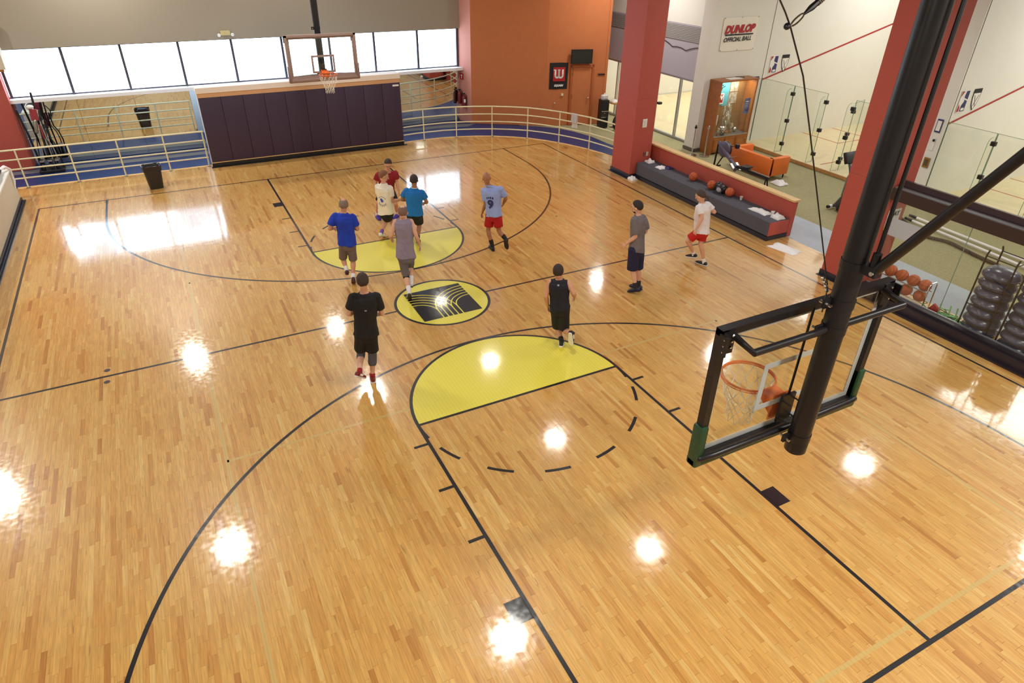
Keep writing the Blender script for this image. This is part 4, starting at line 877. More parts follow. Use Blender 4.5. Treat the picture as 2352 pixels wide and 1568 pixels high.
def ball(x,y,z,l,grp,rot=(0,0,0)):
    global bt
    if bt is None:
        bt=thing('basketball',l,'basketball',(x,y,z)); mk('ball_shell',ballmesh(),M['ball'],bt,smooth=True,local=True)
        bm=B()
        for k in range(4):
            if k==0: pts=[(math.cos(a),math.sin(a),0) for a in [2*PI*i/40 for i in range(40)]]
            elif k==1: pts=[(math.cos(a),0,math.sin(a)) for a in [2*PI*i/40 for i in range(40)]]
            else:
                s=1 if k==2 else -1; pts=[Vector((math.cos(a)*.75,s*(.55+.12*math.cos(2*a)),math.sin(a)*.75)).normalized() for a in [2*PI*i/40 for i in range(40)]]
            tube(bm,[Vector(p)*.1195 for p in pts],.0028,4,closed=True)
        mk('seam',bm,M['blackprint'],bt,local=True); o=bt
    else:
        o=copy_tree(bt); o.location=(x,y,z)
    o['label']=l; o['group']=grp; o.rotation_euler=rot; return o
G1='basketballs on the bench'
ball(8.64,2.70,.58,'basketball alone on bench, farthest of three from the near end',G1,(.3,.5,.2)); ball(8.62,1.93,.58,'middle basketball on the bench, left of the bag',G1,(1.2,.3,.6)); ball(8.66,1.28,.58,'basketball right of the black bag on the bench',G1,(.2,1.4,1.0))
bg_=thing('backpack','black and grey bag lying between two basketballs on bench','bag',(8.66,1.6,.46))
bm=B(); ell(bm,(0,0,.12),.14,.2,.13); ell(bm,(.02,.1,.16),.11,.12,.11); 
for v in bm.verts: v.co+=v.co.normalized()*.02*noise.noise(v.co*14)
mk('body',bm,M['black'],bg_,smooth=True,local=True)
bm=B(); ell(bm,(-.09,-.02,.11),.06,.11,.085); mk('pocket',bm,mat('grey_fabric',(165,160,170),.8),bg_,smooth=True,local=True)
bm=B(); tube(bm,[(-.1,.1,.2),(-.17,.14,.08),(-.2,.05,.01),(-.16,-.1,.01)],.012,6); tube(bm,[(-.1,-.1,.18),(-.19,-.2,.05),(-.12,-.26,.01)],.01,6); mk('strap',bm,M['black'],bg_,local=True)
# towel over the rail
def railtowel():
    bm=B(); n=12; cx_,cy_=8.34,8.52; d=Vector((.24,-.56)).normalized(); nn=Vector((-d.y,d.x))
    prof=[(-.035,.62),(-.045,.8),(-.04,.98),(-.02,1.085),(.0,1.095),(.03,1.08),(.045,.95),(.05,.8)]
    g=[]
    for (o_,z) in prof:
        row=[]
        for i in range(n+1):
            u=(i/n-.5)*(.22+.05*(1.09-z)); wv=.012*math.sin(i*1.9+z*5); p=Vector((cx_,cy_))+d*u-nn*(o_+wv*(1 if z<1.05 else 0)); row.append(bm.verts.new((p.x,p.y,z-.02*abs(math.sin(i*.7)) if z<.7 else z)))
        g.append(row)
    for a,b in zip(g,g[1:]):
        for i in range(n): bm.faces.new((a[i],a[i+1],b[i+1],b[i]))
    bmesh.ops.solidify(bm,geom=list(bm.faces),thickness=.012); return bm
one('towel',railtowel(),M['towel'],'white towel hanging over the curved cream railing','towel',smooth=True)
# trash can
def bin_(x,y):
    t=thing('trash_can','black trash can with bag liner beside the straight railing','trash can',(x,y,0),.1)
    bm=B(); 
    def rr(w,d,z,n=20): return ring((0,0,z),Vector((1,0,0)),Vector((0,1,0)),w,d,n,.45)
    loft(bm,[rr(.17,.13,0),rr(.18,.14,.02),rr(.235,.18,.60),rr(.235,.18,.62),rr(.21,.16,.615),rr(.17,.13,.2)]); mk('bin_body',bm,mat('black_bin_plastic',(36,33,34),.35),t,smooth=True,local=True)
    bm=B(); rg=[]
    for k,(w,d,z) in enumerate(((.240,.185,.50),(.248,.192,.60),(.25,.195,.645),(.235,.18,.65),(.20,.15,.60),(.18,.14,.45))):
        r_=rr(w,d,z,40); rg.append([p+Vector((0,0,.02*noise.noise(p*16)+ (.012*math.sin(i*1.1) if k in(0,2) else 0)))+Vector((p.x,p.y,0))*.05*noise.noise(p*11) for i,p in enumerate(r_)])
    loft(bm,rg,cap=False); mk('bag_liner',bm,mat('black_bag',(30,28,34),.22),t,smooth=True,local=True)
bin_(-4.74,9.76)
# ------------------------------------------------------------------ corridor corner: dispenser, table
wd=thing('water_cooler','black water cooler cabinet against the orange wall corner','water cooler',(10.72,10.25,0),-.25)
bm=B(); box(bm,(-.16,-.16,.02),(.16,.16,1.02),.012); mk('body',bm,M['black'],wd,local=True)
bm=B(); box(bm,(-.12,-.165,.42),(.12,-.155,.62)); mk('door_panel',bm,mat('dark_panel',(45,42,42),.3),wd,local=True)
bm=B(); box(bm,(-.13,-.18,.62),(.13,-.16,.64)); box(bm,(-.13,-.18,.40),(.13,-.16,.42)); mk('trim_bar',bm,M['chrome'],wd,local=True)
bm=B(); ell(bm,(0,-.17,.56),.016,.016,.016,sub=1); mk('lock',bm,M['chrome'],wd,local=True)
jg=thing('water_jug','small striped white jug standing on the black water cooler','jug',(10.72,10.25,1.02)); bm=B(); box(bm,(-.11,-.08,0),(.11,.08,.17),.03); tube(bm,[(.0,0,.16),(.0,0,.20)],.03,10); tube(bm,[(.08,0,.16),(.07,0,.22),(.0,0,.22),(-.02,0,.17)],.012,6); mk('jug_body',bm,M['whiteplastic'],jg,smooth=True,local=True)
bm=B(); 
for z in (.04,.08,.12): box(bm,(-.112,-.082,z),(.112,.082,z+.012))
mk('label_stripe',bm,mat('mauve_print',(160,140,165),.6),jg,local=True)
rt_=thing('round_table','round wood topped table behind the curved railing','table',(11.27,10.15,0)); bm=B(); lathe(bm,(0,0,0),[(.30,.86),(.32,.87),(.32,.90),(.30,.91)],28); mk('tabletop',bm,M['step'],rt_,smooth=True,local=True)
bm=B(); cyl(bm,(0,0),.035,.03,.86,12); mk('pedestal',bm,M['chrome'],rt_,smooth=True,local=True); bm=B(); lathe(bm,(0,0,0),[(.24,0),(.22,.02),(.05,.04)],20); mk('foot',bm,M['chrome'],rt_,smooth=True,local=True)
towel(11.22,10.18,.91,.17,.12,.09,'white towel bundled on the round table',11); towel(11.42,10.02,.911,.09,.08,.07,'dark cap lying on the round table by the towel',12,'cap','cap','blackprint')
bgc=thing('gym_bag','black and white gym bag on carpet behind the railing','bag',(11.0,9.72,0)); bm=B(); ell(bm,(-.1,-.1,.28),.13,.15,.26); mk('bag_body',bm,M['blackprint'],bgc,smooth=True,local=True); bm=B(); ell(bm,(.12,-.1,.2),.16,.15,.18); mk('bag_front',bm,M['whiteplastic'],bgc,smooth=True,local=True); bm=B(); tube(bm,[(-.05,-.2,.45),(.05,-.25,.5),(.15,-.2,.35)],.014,6); mk('strap',bm,M['black'],bgc,local=True)
# ------------------------------------------------------------------ elliptical trainer behind second pillar
et=thing('elliptical_trainer','black elliptical trainer partly hidden behind the second red pillar','exercise machine',(11.7,-.1,0))
bm=B(); box(bm,(11.45,-1.5,.03),(11.8,.1,.14),.03); mk('base_frame',bm,M['black'],et,smooth=True); bm=B(); tube(bm,[(11.4,.32,.07),(11.85,.32,.07)],.045,10); mk('front_roller',bm,M['black'],et,smooth=True); bm=B(); tube(bm,[(11.46,.32,.07),(11.56,.32,.07)],.047,10); mk('roller_band',bm,M['whiteplastic'],et)
bm=B(); loft(bm,[ring((11.62,y,z),Vector((1,0,0)),Vector((0,.9,.4)),.11,w_,12) for y,z,w_ in ((.18,.1,.12),(.05,.3,.14),(-.1,.6,.09),(-.02,.9,.05),(.08,1.15,.045),(.16,1.3,.05))]); mk('mast_shroud',bm,mat('dark_slate_shell',(62,62,66),.35),et,smooth=True)
bm=B(); obox(bm,(11.62,.2,1.42),.22,.05,.15,.02,Matrix.Rotation(R(-25),3,'X')); mk('console',bm,M['black'],et,smooth=True)
for s in (-1,1): bm=B(); tube(bm,[(11.62+s*.22,.0,.5),(11.62+s*.25,-.05,1.0),(11.62+s*.25,-.2,1.45)],.022,8,round_ends=True); mk('handle_arm',bm,M['steel'],et,smooth=True); bm=B(); box(bm,(11.62+s*.13-.07,-1.1,.22),(11.62+s*.13+.07,-.72,.27),.02); mk('pedal',bm,M['black'],et)
# ------------------------------------------------------------------ things seen through the glass partition
br=thing('ball_rack','chrome ball rack holding basketballs behind the glass partition','rack',(8.6,-4,0))
for z,yy in ((.34,0),(.10,0)):
    for dx in (-.08,.08): bm=B(); tube(bm,[(8.6+dx,-4.45,z),(8.6+dx,-3.3,z+.0)],.010,6); mk('rack_rail',bm,M['chrome'],br,smooth=True)
for y in (-4.48,-3.28):
    bm=B(); tube(bm,[(8.48,y,0),(8.48,y,.5),(8.53,y,.56),(8.66,y,.56),(8.72,y,.5),(8.72,y,0)],.013,8); mk('rack_frame',bm,M['chrome'],br,smooth=True)
G2='basketballs on the ball rack'
for k,(y,l) in enumerate(((-4.33,'basketball on the top of the rack closest to its chrome frame end'),(-4.08,'top rack basketball second from the chrome frame end'),(-3.82,'top rack basketball third from the chrome frame end'),(-3.57,'top rack basketball half hidden by the black brace'))): ball(8.6,y,.44,l,G2,(k*.7,k*.4+.3,k))
for k,(y,l) in enumerate(((-4.30,'lower rack basketball nearest the chrome frame end'),(-4.0,'lower rack basketball second from the chrome frame end'))): ball(8.6,y,.195,l,G2,(k,.8,k*2))
# half ball racks
domem=mat('pearl_grey_pvc',(76,78,106),.25,spec=.6)
def domerack(x,y,l,n,grp):
    t=thing('storage_rack',l,'rack',(x,y,0))
    for dx,dy in ((-.24,.26),(.24,.26),(-.24,-.26),(.24,-.26)):
        bm=B(); tube(bm,[(dx,dy,0),(dx,dy,1.52),(dx*.8,dy,1.60)],.016,8); mk('rack_post',bm,M['metalblk'],t,smooth=True,local=True)
    for z in (.05,.55,1.05,1.5):
        for s in (-.24,.24): bm=B(); tube(bm,[(s,-.26,z),(s,.26,z)],.010,6); mk('rack_bar',bm,M['metalblk'],t,local=True)
        bm=B(); tube(bm,[(-.24,-.26,z),(.24,-.26,z)],.010,6); mk('rack_bar',bm,M['metalblk'],t,local=True)
    return t
dt=None
def dome(x,y,z,l,grp,flip=0):
    global dt
    if dt is None:
        dt=thing('balance_dome',l,'balance trainer',(x,y,z)); bm=B(); lathe(bm,(0,0,0),[(.29,.03),(.305,.035),(.30,.06),(.27,.11),(.20,.155),(.11,.175),(.03,.18)],32); mk('dome',bm,domem,dt,smooth=True,local=True)
        bm=B(); lathe(bm,(0,0,0),[(.20,0),(.305,.0),(.315,.012),(.315,.028),(.30,.034)],32); mk('platform',bm,mat('grey_platform',(60,60,78),.35),dt,smooth=True,local=True); o=dt
    else: o=copy_tree(dt); o.location=(x,y,z)
    o['label']=l; o['group']=grp; o.rotation_euler=(flip,0,.3*z); return o
for (x,y,w_) in ((8.66,-5.50,'tall rack'),(8.62,-6.22,'rack at the picture edge')):
    domerack(x,y,'black frame %s of grey balance domes behind the glass'%('rack' if y>-6 else 'rack nearer the picture edge'),7,'')
    nn=['lowest','second lowest','third lowest','middle','third highest','second highest','topmost']
    for k in range(7):
        dome(x,y,.03+k*.185,'grey balance dome, %s in the %s'%(nn[k],'rack beside the resistance tubes' if y>-6 else 'rack nearest the picture edge'),'balance domes',0 if k%2==0 or k==6 else .04)
# resistance tubes
rg_=thing('resistance_tubes','tangle of green and red resistance tubes behind the glass','exercise tubes',(8.45,-4.95,0))
rnd=random.Random(11); gm=mat('mint_rubber',(150,205,140),.5); gd_=mat('green_rubber',(60,120,80),.5)
for k in range(16):
    a=rnd.uniform(0,6.3); cx_,cy_=8.45+rnd.uniform(-.1,.1),-5.0+rnd.uniform(-.25,.3); pts=[(cx_+.14*math.cos(a+j*.6)+rnd.uniform(-.03,.03),cy_+.22*math.sin(a+j*.6)+rnd.uniform(-.03,.03),.03+.05*rnd.random()+.012*k*.5) for j in range(9)]
    bm=B(); tube(bm,pts,.009,6); mk('tube_loop',bm,gm if k%2 else gd_,rg_,smooth=True)
for k,(x,y) in enumerate(((8.42,-4.85),(8.5,-5.0),(8.52,-5.12))): bm=B(); tube(bm,[(x,y,.08),(x+.02,y+.03,.32)],.015,6); mk('handle',bm,gm,rg_)
bm=B(); obox(bm,(8.38,-4.76,.17),.03,.08,.09,.01,Matrix.Rotation(.5,3,'X')); mk('red_handle',bm,M['redprint'],rg_,label='red handle')
# ropes and white pipes on the carpet
bm=B(); path=[(12.6,-1.0),(12.45,-1.25),(12.15,-1.75),(12.05,-2.2),(12.2,-2.6),(12.1,-3.1),(12.0,-3.6),(11.95,-4.0),(11.85,-4.6),(11.9,-5.4)]
def smooth_path(P,n=8):
    out=[]
    for i in range(len(P)-1):
        p0,p1,p2,p3=[Vector(P[max(0,min(len(P)-1,i+k))]) for k in (-1,0,1,2)]
        for j in range(n):
            t=j/n; out.append(.5*((2*p1)+(-p0+p2)*t+(2*p0-5*p1+4*p2-p3)*t*t+(-p0+3*p1-3*p2+p3)*t**3))
    out.append(Vector(P[-1])); return out
sp_=smooth_path(path,30); 
for ph in (0,2.1,4.2):
    tube(bm,[(p.x+.022*math.cos(ph+i*.9),p.y,.035+.022*math.sin(ph+i*.9)) for i,p in enumerate(sp_)],.022,6)
one('battle_rope',bm,mat('dark_brown_rope',(72,58,48),.9),'thick dark battle rope lying along the carpet behind the glass','rope',smooth=True)
for k,(a,b) in enumerate((((12.95,-1.04),(12.66,-5.2)),((12.66,-1.12),(12.27,-5.3)))):
    t=thing('white_pipe','white floor pipe %s with black end sleeve'%('nearer the court step' if k==0 else 'nearer the battle rope'),'pipe',(a[0],a[1],0)); bm=B(); d=(Vector(b)-Vector(a)).normalized(); s0=Vector(a)+d*.22; tube(bm,[(s0.x,s0.y,.05),(b[0],b[1],.05)],.032,10); mk('pipe_body',bm,M['towel'],t,smooth=True); bm=B(); tube(bm,[(a[0],a[1],.05),(s0.x,s0.y,.05)],.034,10); mk('end_sleeve',bm,M['black'],t,smooth=True)
bm=B(); box(bm,(8.08,-4.14,1.33),(8.088,-3.5,1.68)); t=thing('frosted_sticker','pale grey frosted sticker on the glass beside second pillar','sticker',(8.08,-3.8,1.33)); mk('film',bm,mat('frosted_film',(176,184,196),.4),t)
# ------------------------------------------------------------------ exercise machine at the far left
em=thing('stair_climber','tall black exercise machine with red panels by the left pillar','exercise machine',(-7.4,12.7,0))
def T(n,pts,r,m_='black',lab=None): bm=B(); tube(bm,pts,r,8,round_ends=True); return mk(n,bm,M[m_],em,smooth=True,label=lab)
bm=B(); box(bm,(-7.75,12.45,0),(-7.1,12.95,.09),.02); mk('base_frame',bm,M['black'],em)
T('mast',[(-7.45,12.75,.05),(-7.4,12.85,1.1),(-7.32,12.8,2.2)],.03); T('mast',[(-7.7,12.9,.05),(-7.75,12.95,1.0),(-7.82,12.9,1.75)],.028)
T('mast',[(-7.3,12.6,.05),(-7.32,12.7,.9),(-7.28,12.78,1.7)],.02)
for k,(x,y) in enumerate(((-7.2,12.55),(-7.12,12.65))): T('handle_arm',[(x,y,.1),(x+.01,y,.5),(x-.02,y+.05,.75),(x-.1,y+.1,.95),(x-.12,y+.12,1.35)],.018,'black' if k else 'steel')
T('handle_arm',[(-7.26,12.72,1.55),(-7.18,12.7,1.4),(-7.2,12.72,1.25)],.014)
bm=B(); obox(bm,(-7.42,12.76,1.62),.09,.03,.16,.01,Matrix.Rotation(.1,3,'Y')); mk('console',bm,mat('dull_red_plastic',(150,50,60),.4),em,label='dull red console'); bm=B(); ell(bm,(-7.45,12.76,1.84),.10,.06,.06); mk('console_cap',bm,M['whiteplastic'],em,smooth=True)
T('weight_tube',[(-7.5,12.72,1.15),(-7.44,12.74,1.45)],.05,'steel'); bm=B(); obox(bm,(-7.36,12.7,1.15),.025,.03,.2,.01); mk('side_panel',bm,mat('dull_red_plastic',(150,50,60),.4),em)
for k in range(4): T('stay_tube',[(-7.68+.12*k,12.55,.08),(-7.62+.1*k,12.62,.55),(-7.55+.07*k,12.7,1.0)],.016,'steel' if k%2 else 'black')
for k,(x,y) in enumerate(((-7.6,12.6),(-7.4,12.6),(-7.22,12.6))): bm=B(); tube(bm,[(x-.03,y,.16),(x+.03,y,.16)],.15,18); mk('drive_wheel',bm,M['black'],em,smooth=True); bm=B(); box(bm,(x-.06,y-.12,.32),(x+.06,y+.14,.37),.01); mk('pedal',bm,M['steel'],em)
# ------------------------------------------------------------------ people
PP=json.loads('''{"black_tee": {"top": [-2.028, -1.995, 1.943], "head": [-2.042, -1.991, 1.799], "neck": [-2.026, -2.016, 1.636], "shL": [-2.194, -1.977, 1.574], "shR": [-1.861, -2.054, 1.534], "elL": [-2.286, -1.935, 1.271], "elR": [-1.793, -2.049, 1.208], "haL": [-2.139, -1.702, 1.14], "haR": [-1.831, -1.773, 1.1], "hipL": [-2.147, -1.988, 0.925], "hipR": [-1.998, -2.022, 0.904], "knL": [-2.167, -1.88, 0.467], "knR": [-2.004, -1.969, 0.447], "anL": [-2.289, -2.18, 0.339], "anR": [-2.063, -2.048, 0.101]}, "blue_tee": {"top": [-1.361, 1.594, 1.833], "head": [-1.377, 1.598, 1.701], "neck": [-1.396, 1.551, 1.576], "shL": [-1.567, 1.588, 1.51], "shR": [-1.236, 1.516, 1.462], "elL": [-1.698, 1.617, 1.248], "elR": [-1.174, 1.502, 1.189], "haL": [-1.566, 1.844, 1.15], "haR": [-1.188, 1.761, 1.133], "hipL": [-1.472, 1.567, 0.926], "hipR": [-1.33, 1.536, 0.912], "knL": [-1.488, 1.735, 0.504], "knR": [-1.321, 1.585, 0.493], "anL": [-1.478, 1.589, 0.316], "anR": [-1.4, 1.429, 0.15]}, "grey_tank": {"top": [-0.506, 0.547, 1.902], "head": [-0.514, 0.55, 1.787], "neck": [-0.528, 0.502, 1.676], "shL": [-0.66, 0.544, 1.613], "shR": [-0.388, 0.457, 1.598], "elL": [-0.782, 0.53, 1.348], "elR": [-0.338, 0.367, 1.33], "haL": [-0.718, 0.741, 1.183], "haR": [-0.25, 0.444, 1.084], "hipL": [-0.608, 0.475, 0.929], "hipR": [-0.48, 0.434, 0.921], "knL": [-0.549, 0.54, 0.454], "knR": [-0.393, 0.668, 0.587], "anL": [-0.58, 0.308, 0.169], "anR": [-0.462, 0.491, 0.321]}, "white_tee_logo": {"top": [0.141, 3.684, 1.593], "head": [0.13, 3.687, 1.461], "neck": [0.072, 3.651, 1.335], "shL": [-0.053, 3.738, 1.233], "shR": [0.179, 3.518, 1.226], "elL": [-0.004, 3.828, 0.901], "elR": [0.201, 3.511, 0.898], "haL": [0.252, 3.965, 0.741], "haR": [0.474, 3.591, 0.884], "hipL": [0.01, 3.69, 0.611], "hipR": [0.111, 3.568, 0.625], "knL": [0.253, 3.86, 0.278], "knR": [0.045, 3.711, 0.333], "anL": [0.226, 3.66, 0.097], "anR": [-0.133, 3.511, 0.16]}, "red_polo": {"top": [0.513, 4.576, 1.537], "head": [0.512, 4.576, 1.409], "neck": [0.488, 4.687, 1.229], "shL": [0.28, 4.789, 1.161], "shR": [0.689, 4.628, 1.186], "elL": [0.21, 4.851, 0.931], "elR": [0.693, 4.627, 0.965], "haL": [0.212, 4.684, 0.793], "haR": [0.697, 4.522, 0.761], "hipL": [0.39, 4.861, 0.654], "hipR": [0.572, 4.787, 0.651], "knL": [0.187, 4.67, 0.473], "knR": [0.599, 4.55, 0.426], "anL": [0.183, 4.88, 0.101], "anR": [0.67, 4.738, 0.095]}, "cyan_tee": {"top": [0.598, 3.011, 1.635], "head": [0.59, 3.014, 1.495], "neck": [0.58, 2.954, 1.373], "shL": [0.408, 3.044, 1.278], "shR": [0.724, 2.884, 1.242], "elL": [0.33, 3.176, 1.031], "elR": [0.821, 2.872, 0.993], "haL": [0.529, 3.309, 0.936], "haR": [0.86, 3.134, 0.879], "hipL": [0.459, 2.974, 0.742], "hipR": [0.61, 2.923, 0.735], "knL": [0.552, 3.175, 0.419], "knR": [0.655, 3.013, 0.405], "anL": [0.467, 3.077, 0.184], "anR": [0.546, 2.86, 0.12]}, "bald_red_shorts": {"top": [1.862, 1.873, 1.845], "head": [1.849, 1.879, 1.719], "neck": [1.887, 1.839, 1.589], "shL": [1.855, 1.954, 1.419], "shR": [2.111, 1.664, 1.502], "elL": [1.87, 1.924, 1.103], "elR": [2.261, 1.68, 1.255], "haL": [1.84, 2.05, 0.838], "haR": [2.291, 1.888, 1.029], "hipL": [1.945, 1.833, 0.876], "hipR": [2.056, 1.701, 0.903], "knL": [1.929, 1.918, 0.468], "knR": [2.101, 1.702, 0.497], "anL": [1.988, 1.812, 0.098], "anR": [2.196, 1.489, 0.327]}, "black_tank": {"top": [1.199, -2.359, 1.583], "head": [1.208, -2.364, 1.47], "neck": [1.203, -2.42, 1.349], "shL": [1.069, -2.334, 1.265], "shR": [1.319, -2.519, 1.278], "elL": [0.997, -2.347, 1.012], "elR": [1.366, -2.645, 1.119], "haL": [1.099, -2.27, 0.718], "haR": [1.522, -2.448, 0.912], "hipL": [1.17, -2.399, 0.791], "hipR": [1.269, -2.523, 0.829], "knL": [1.3, -2.305, 0.284], "knR": [1.339, -2.449, 0.306], "anL": [1.236, -2.561, 0.159], "anR": [1.317, -2.768, 0.405]}, "grey_tee": {"top": [3.595, -1.23, 1.955], "head": [3.594, -1.229, 1.828], "neck": [3.646, -1.273, 1.689], "shL": [3.511, -1.355, 1.633], "shR": [3.817, -1.22, 1.579], "elL": [3.554, -1.391, 1.279], "elR": [3.908, -1.257, 1.284], "haL": [3.444, -1.26, 1.092], "haR": [3.915, -1.106, 1.133], "hipL": [3.596, -1.335, 0.971], "hipR": [3.776, -1.277, 0.913], "knL": [3.628, -1.322, 0.499], "knR": [3.82, -1.261, 0.461], "anL": [3.683, -1.433, 0.141], "anR": [3.852, -1.314, 0.118]}, "white_tee_red_shorts": {"top": [5.63, -0.74, 1.713], "head": [5.639, -0.749, 1.581], "neck": [5.715, -0.797, 1.45], "shL": [5.607, -0.859, 1.39], "shR": [5.903, -0.775, 1.374], "elL": [5.611, -0.977, 1.176], "elR": [6.025, -0.899, 1.209], "haL": [5.51, -0.975, 0.925], "haR": [6.041, -0.702, 1.208], "hipL": [5.713, -0.882, 0.804], "hipR": [5.861, -0.847, 0.775], "knL": [5.528, -0.75, 0.583], "knR": [5.785, -0.898, 0.52], "anL": [5.792, -0.733, 0.21], "anR": [5.9, -0.985, 0.102]}}''')
def remesh(bm,vox,smooth=3,name='body'):
    me=bpy.data.meshes.new(name); bmesh.ops.recalc_face_normals(bm,faces=bm.faces); bm.to_mesh(me); bm.free()
    o=bpy.data.objects.new('tmp',me); md=o.modifiers.new('r','REMESH'); md.mode='VOXEL'; md.voxel_size=vox
    if smooth: m2=o.modifiers.new('s','SMOOTH'); m2.factor=.6; m2.iterations=smooth
    out=evaluated(o); bpy.data.objects.remove(o); bpy.data.meshes.remove(me)
    out.polygons.foreach_set('use_smooth',[True]*len(out.polygons)); return out
def warp(me,fn):
    n=len(me.vertices); co=[0.0]*(3*n); no=[0.0]*(3*n); me.vertices.foreach_get('co',co); me.vertex_normals.foreach_get('vector',no); out=[]
    for i in range(n): out.extend(fn(Vector(co[3*i:3*i+3]),Vector(no[3*i:3*i+3])))
    me.vertices.foreach_set('co',out); me.update()
def limb(bm,pts,rads,n=12,asp=None):
    """tapered limb with rounded ends"""
    tube(bm,pts,rads,n,round_ends=True)
def skinmat(name,rgb): 
    q=mat(name,rgb,.55,var=.08,vscale=6); return q
def blot(x,w_):
    bm=B(); n=7; vs=[bm.verts.new((x+w_*.5*math.cos(2*PI*i/n)*(1+.25*math.sin(i*2.4)),w_*.8*math.sin(2*PI*i/n),0)) for i in range(n)]; c=bm.verts.new((x,0,0))
    for i in range(n): bm.faces.new((c,vs[i],vs[(i+1)%n]))
    me=bpy.data.meshes.new('blot'); bm.to_mesh(me); bm.free(); return me
def person(key,cfg):
    J={k:Vector(v) for k,v in PP[key].items()}
    s=(J['shR']-J['shL']); s.z*=.5; s.normalize()
    face=cfg.get('f',1); Zv=Vector((0,0,1)); fdir=Zv.cross(s)*face; fdir.z=0; fdir.normalize()
    shC=(J['shL']+J['shR'])/2; hipC=(J['hipL']+J['hipR'])/2; neck=J['neck']
    up_=(shC-hipC).normalized(); dep=s.cross(up_).normalized()
    g=cfg.get('girth',1.0); fat=cfg.get('belly',0)
    t=thing('person',cfg['label'],'person',(hipC.x,hipC.y,0))
    sk=skinmat('skin',cfg['skin'])
    # lateral half width from joints
    hw=max((J['shR']-J['shL']).length/2,.15)
    hs=(J['hipR']-J['hipL']); hs.normalize()
    def torso(bm,inf=0.0,top=True,hem=None,n=20):
        L=[]
        base=hipC-up_*.10
        prof=[(-.10,.150,.105),(-.04,.165,.12),(.06,.160,.118),(.20,.148,.108+fat*.5),(.33,.160,.118+fat*.3),(.43,.172,.122),(.50,.165,.105)]
        TL=(shC-hipC).length; k=TL/.50
        if hem is not None: prof=[(hem,.172,.128)]+[q for q in prof if q[0]>hem+.02]
        for z,a,b in prof:
            f_=max(0,min(1,z/.5)); sd=(hs*(1-f_)+s*f_).normalized(); c=hipC+up_*(z*k)+dep*0
            a2=a*g*(1+(hw/.175-1)*f_*.8); L.append(ring(c+fdir*(fat*.35 if .05<z<.4 else 0),sd,sd.cross(up_).normalized(),a2+inf,b*g+inf,n,.85))
        if top:
            c=shC+up_*.035; L.append(ring(c,s,s.cross(up_).normalized(),hw*.62+inf,.075+inf,n)); 
            c=neck; L.append(ring(c,s,s.cross(up_).normalized(),.062+inf*.5,.062+inf*.5,n))
        loft(bm,L)
    for e in 'LR':
        fd=Matrix.Rotation(R(cfg.get('toe'+e,0)),3,'Z')@fdir; pitch=R(cfg.get('pitch'+e,0)); fdv=(fd*math.cos(pitch)+Zv*math.sin(pitch)).normalized(); sd=fdv.cross(Zv).normalized(); un=sd.cross(fdv).normalized(); J['fd'+e]=fdv; J['fu'+e]=un; J['fs'+e]=sd
        low=min((J['an'+e]-un*.095-fdv*.075).z,(J['an'+e]-un*.095+fdv*.19).z)
        if low<.25 and (low<0 or e==cfg.get('stand','')): J['an'+e]=J['an'+e]+Vector((0,0,.002-low))
    # ---- head frame
    hd=(J['top']-neck); uh=hd.normalized(); uh=(uh*.6+Zv*.4).normalized()
    ya=R(cfg.get('turn',0)); pa=R(cfg.get('nod',0))
    hf=Matrix.Rotation(ya,3,'Z')@fdir; hf=(hf-uh*hf.dot(uh)).normalized(); hf=(hf*math.cos(pa)-Zv*math.sin(pa)).normalized(); sh_=hf.cross(uh).normalized(); uh=sh_.cross(hf).normalized()
    HM=Matrix((sh_,hf,uh)).transposed(); HS=1.12; hc=J['top']-uh*.136+hf*.005
    def hp(x,y,z): return hc+HM@Vector((x,y,z))*HS
    bm=B(); torso(bm,-.018)
    ell(bm,hp(0,-.008,.022),.0862,.1075,.1098,HM,3); ell(bm,hp(0,.022,-.045),.0650,.0762,.0806,HM,2); ell(bm,hp(0,.045,-.085),.034,.036,.026,HM,2)
    tube(bm,[hp(0,.088,.02),hp(0,.104,-.012),hp(0,.110,-.03)],[.009,.012,.015],8,round_ends=True)
    ell(bm,hp(0,.078,.035),.055,.018,.016,HM); ell(bm,hp(0,.080,-.062),.026,.014,.012,HM)
    for q in (-1,1): ell(bm,hp(q*.079,-.004,-.008),.011,.022,.034,HM)
    tube(bm,[neck-up_*.03,neck+ (hc-neck)*.25,hp(0,-.02,-.05)],[.054,.056,.056],12,round_ends=True)
    for e in 'LR':
        q=-1 if e=='L' else 1
        sh,el,ha=J['sh'+e],J['el'+e],J['ha'+e]; a=.85+.15*g
        wr=el+(ha-el)*min(1,.255/max((ha-el).length,.01)); 
        ell(bm,sh+up_*-.01,.052*a,.050*a,.052*a,None,2)
        tube(bm,[sh,sh.lerp(el,.35),sh.lerp(el,.75),el],[.050*a,.053*a,.044*a,.041*a],12,round_ends=True)
        tube(bm,[el,el.lerp(wr,.3),el.lerp(wr,.7),wr],[.041*a,.044*a,.034*a,.026*a],12,round_ends=True)
        # hand: palm and five fingers
        d=(wr-el).normalized(); bend=cfg.get('hand'+e,Vector((0,0,-.35))); d2=(d+Vector(bend)*.6).normalized()
        side=(fdir-d2*fdir.dot(d2)); side=side.normalized() if side.length>.2 else frame_of(d2)[0]
        nrm=d2.cross(side).normalized()*(-q*face); 
        if nrm.dot(hipC-ha)<0: nrm=-nrm
        HMx=Matrix((side,nrm,d2)).transposed(); pc=wr+d2*.048; ell(bm,pc,.042,.018,.052,HMx,2)
        curl=cfg.get('curl',.6)
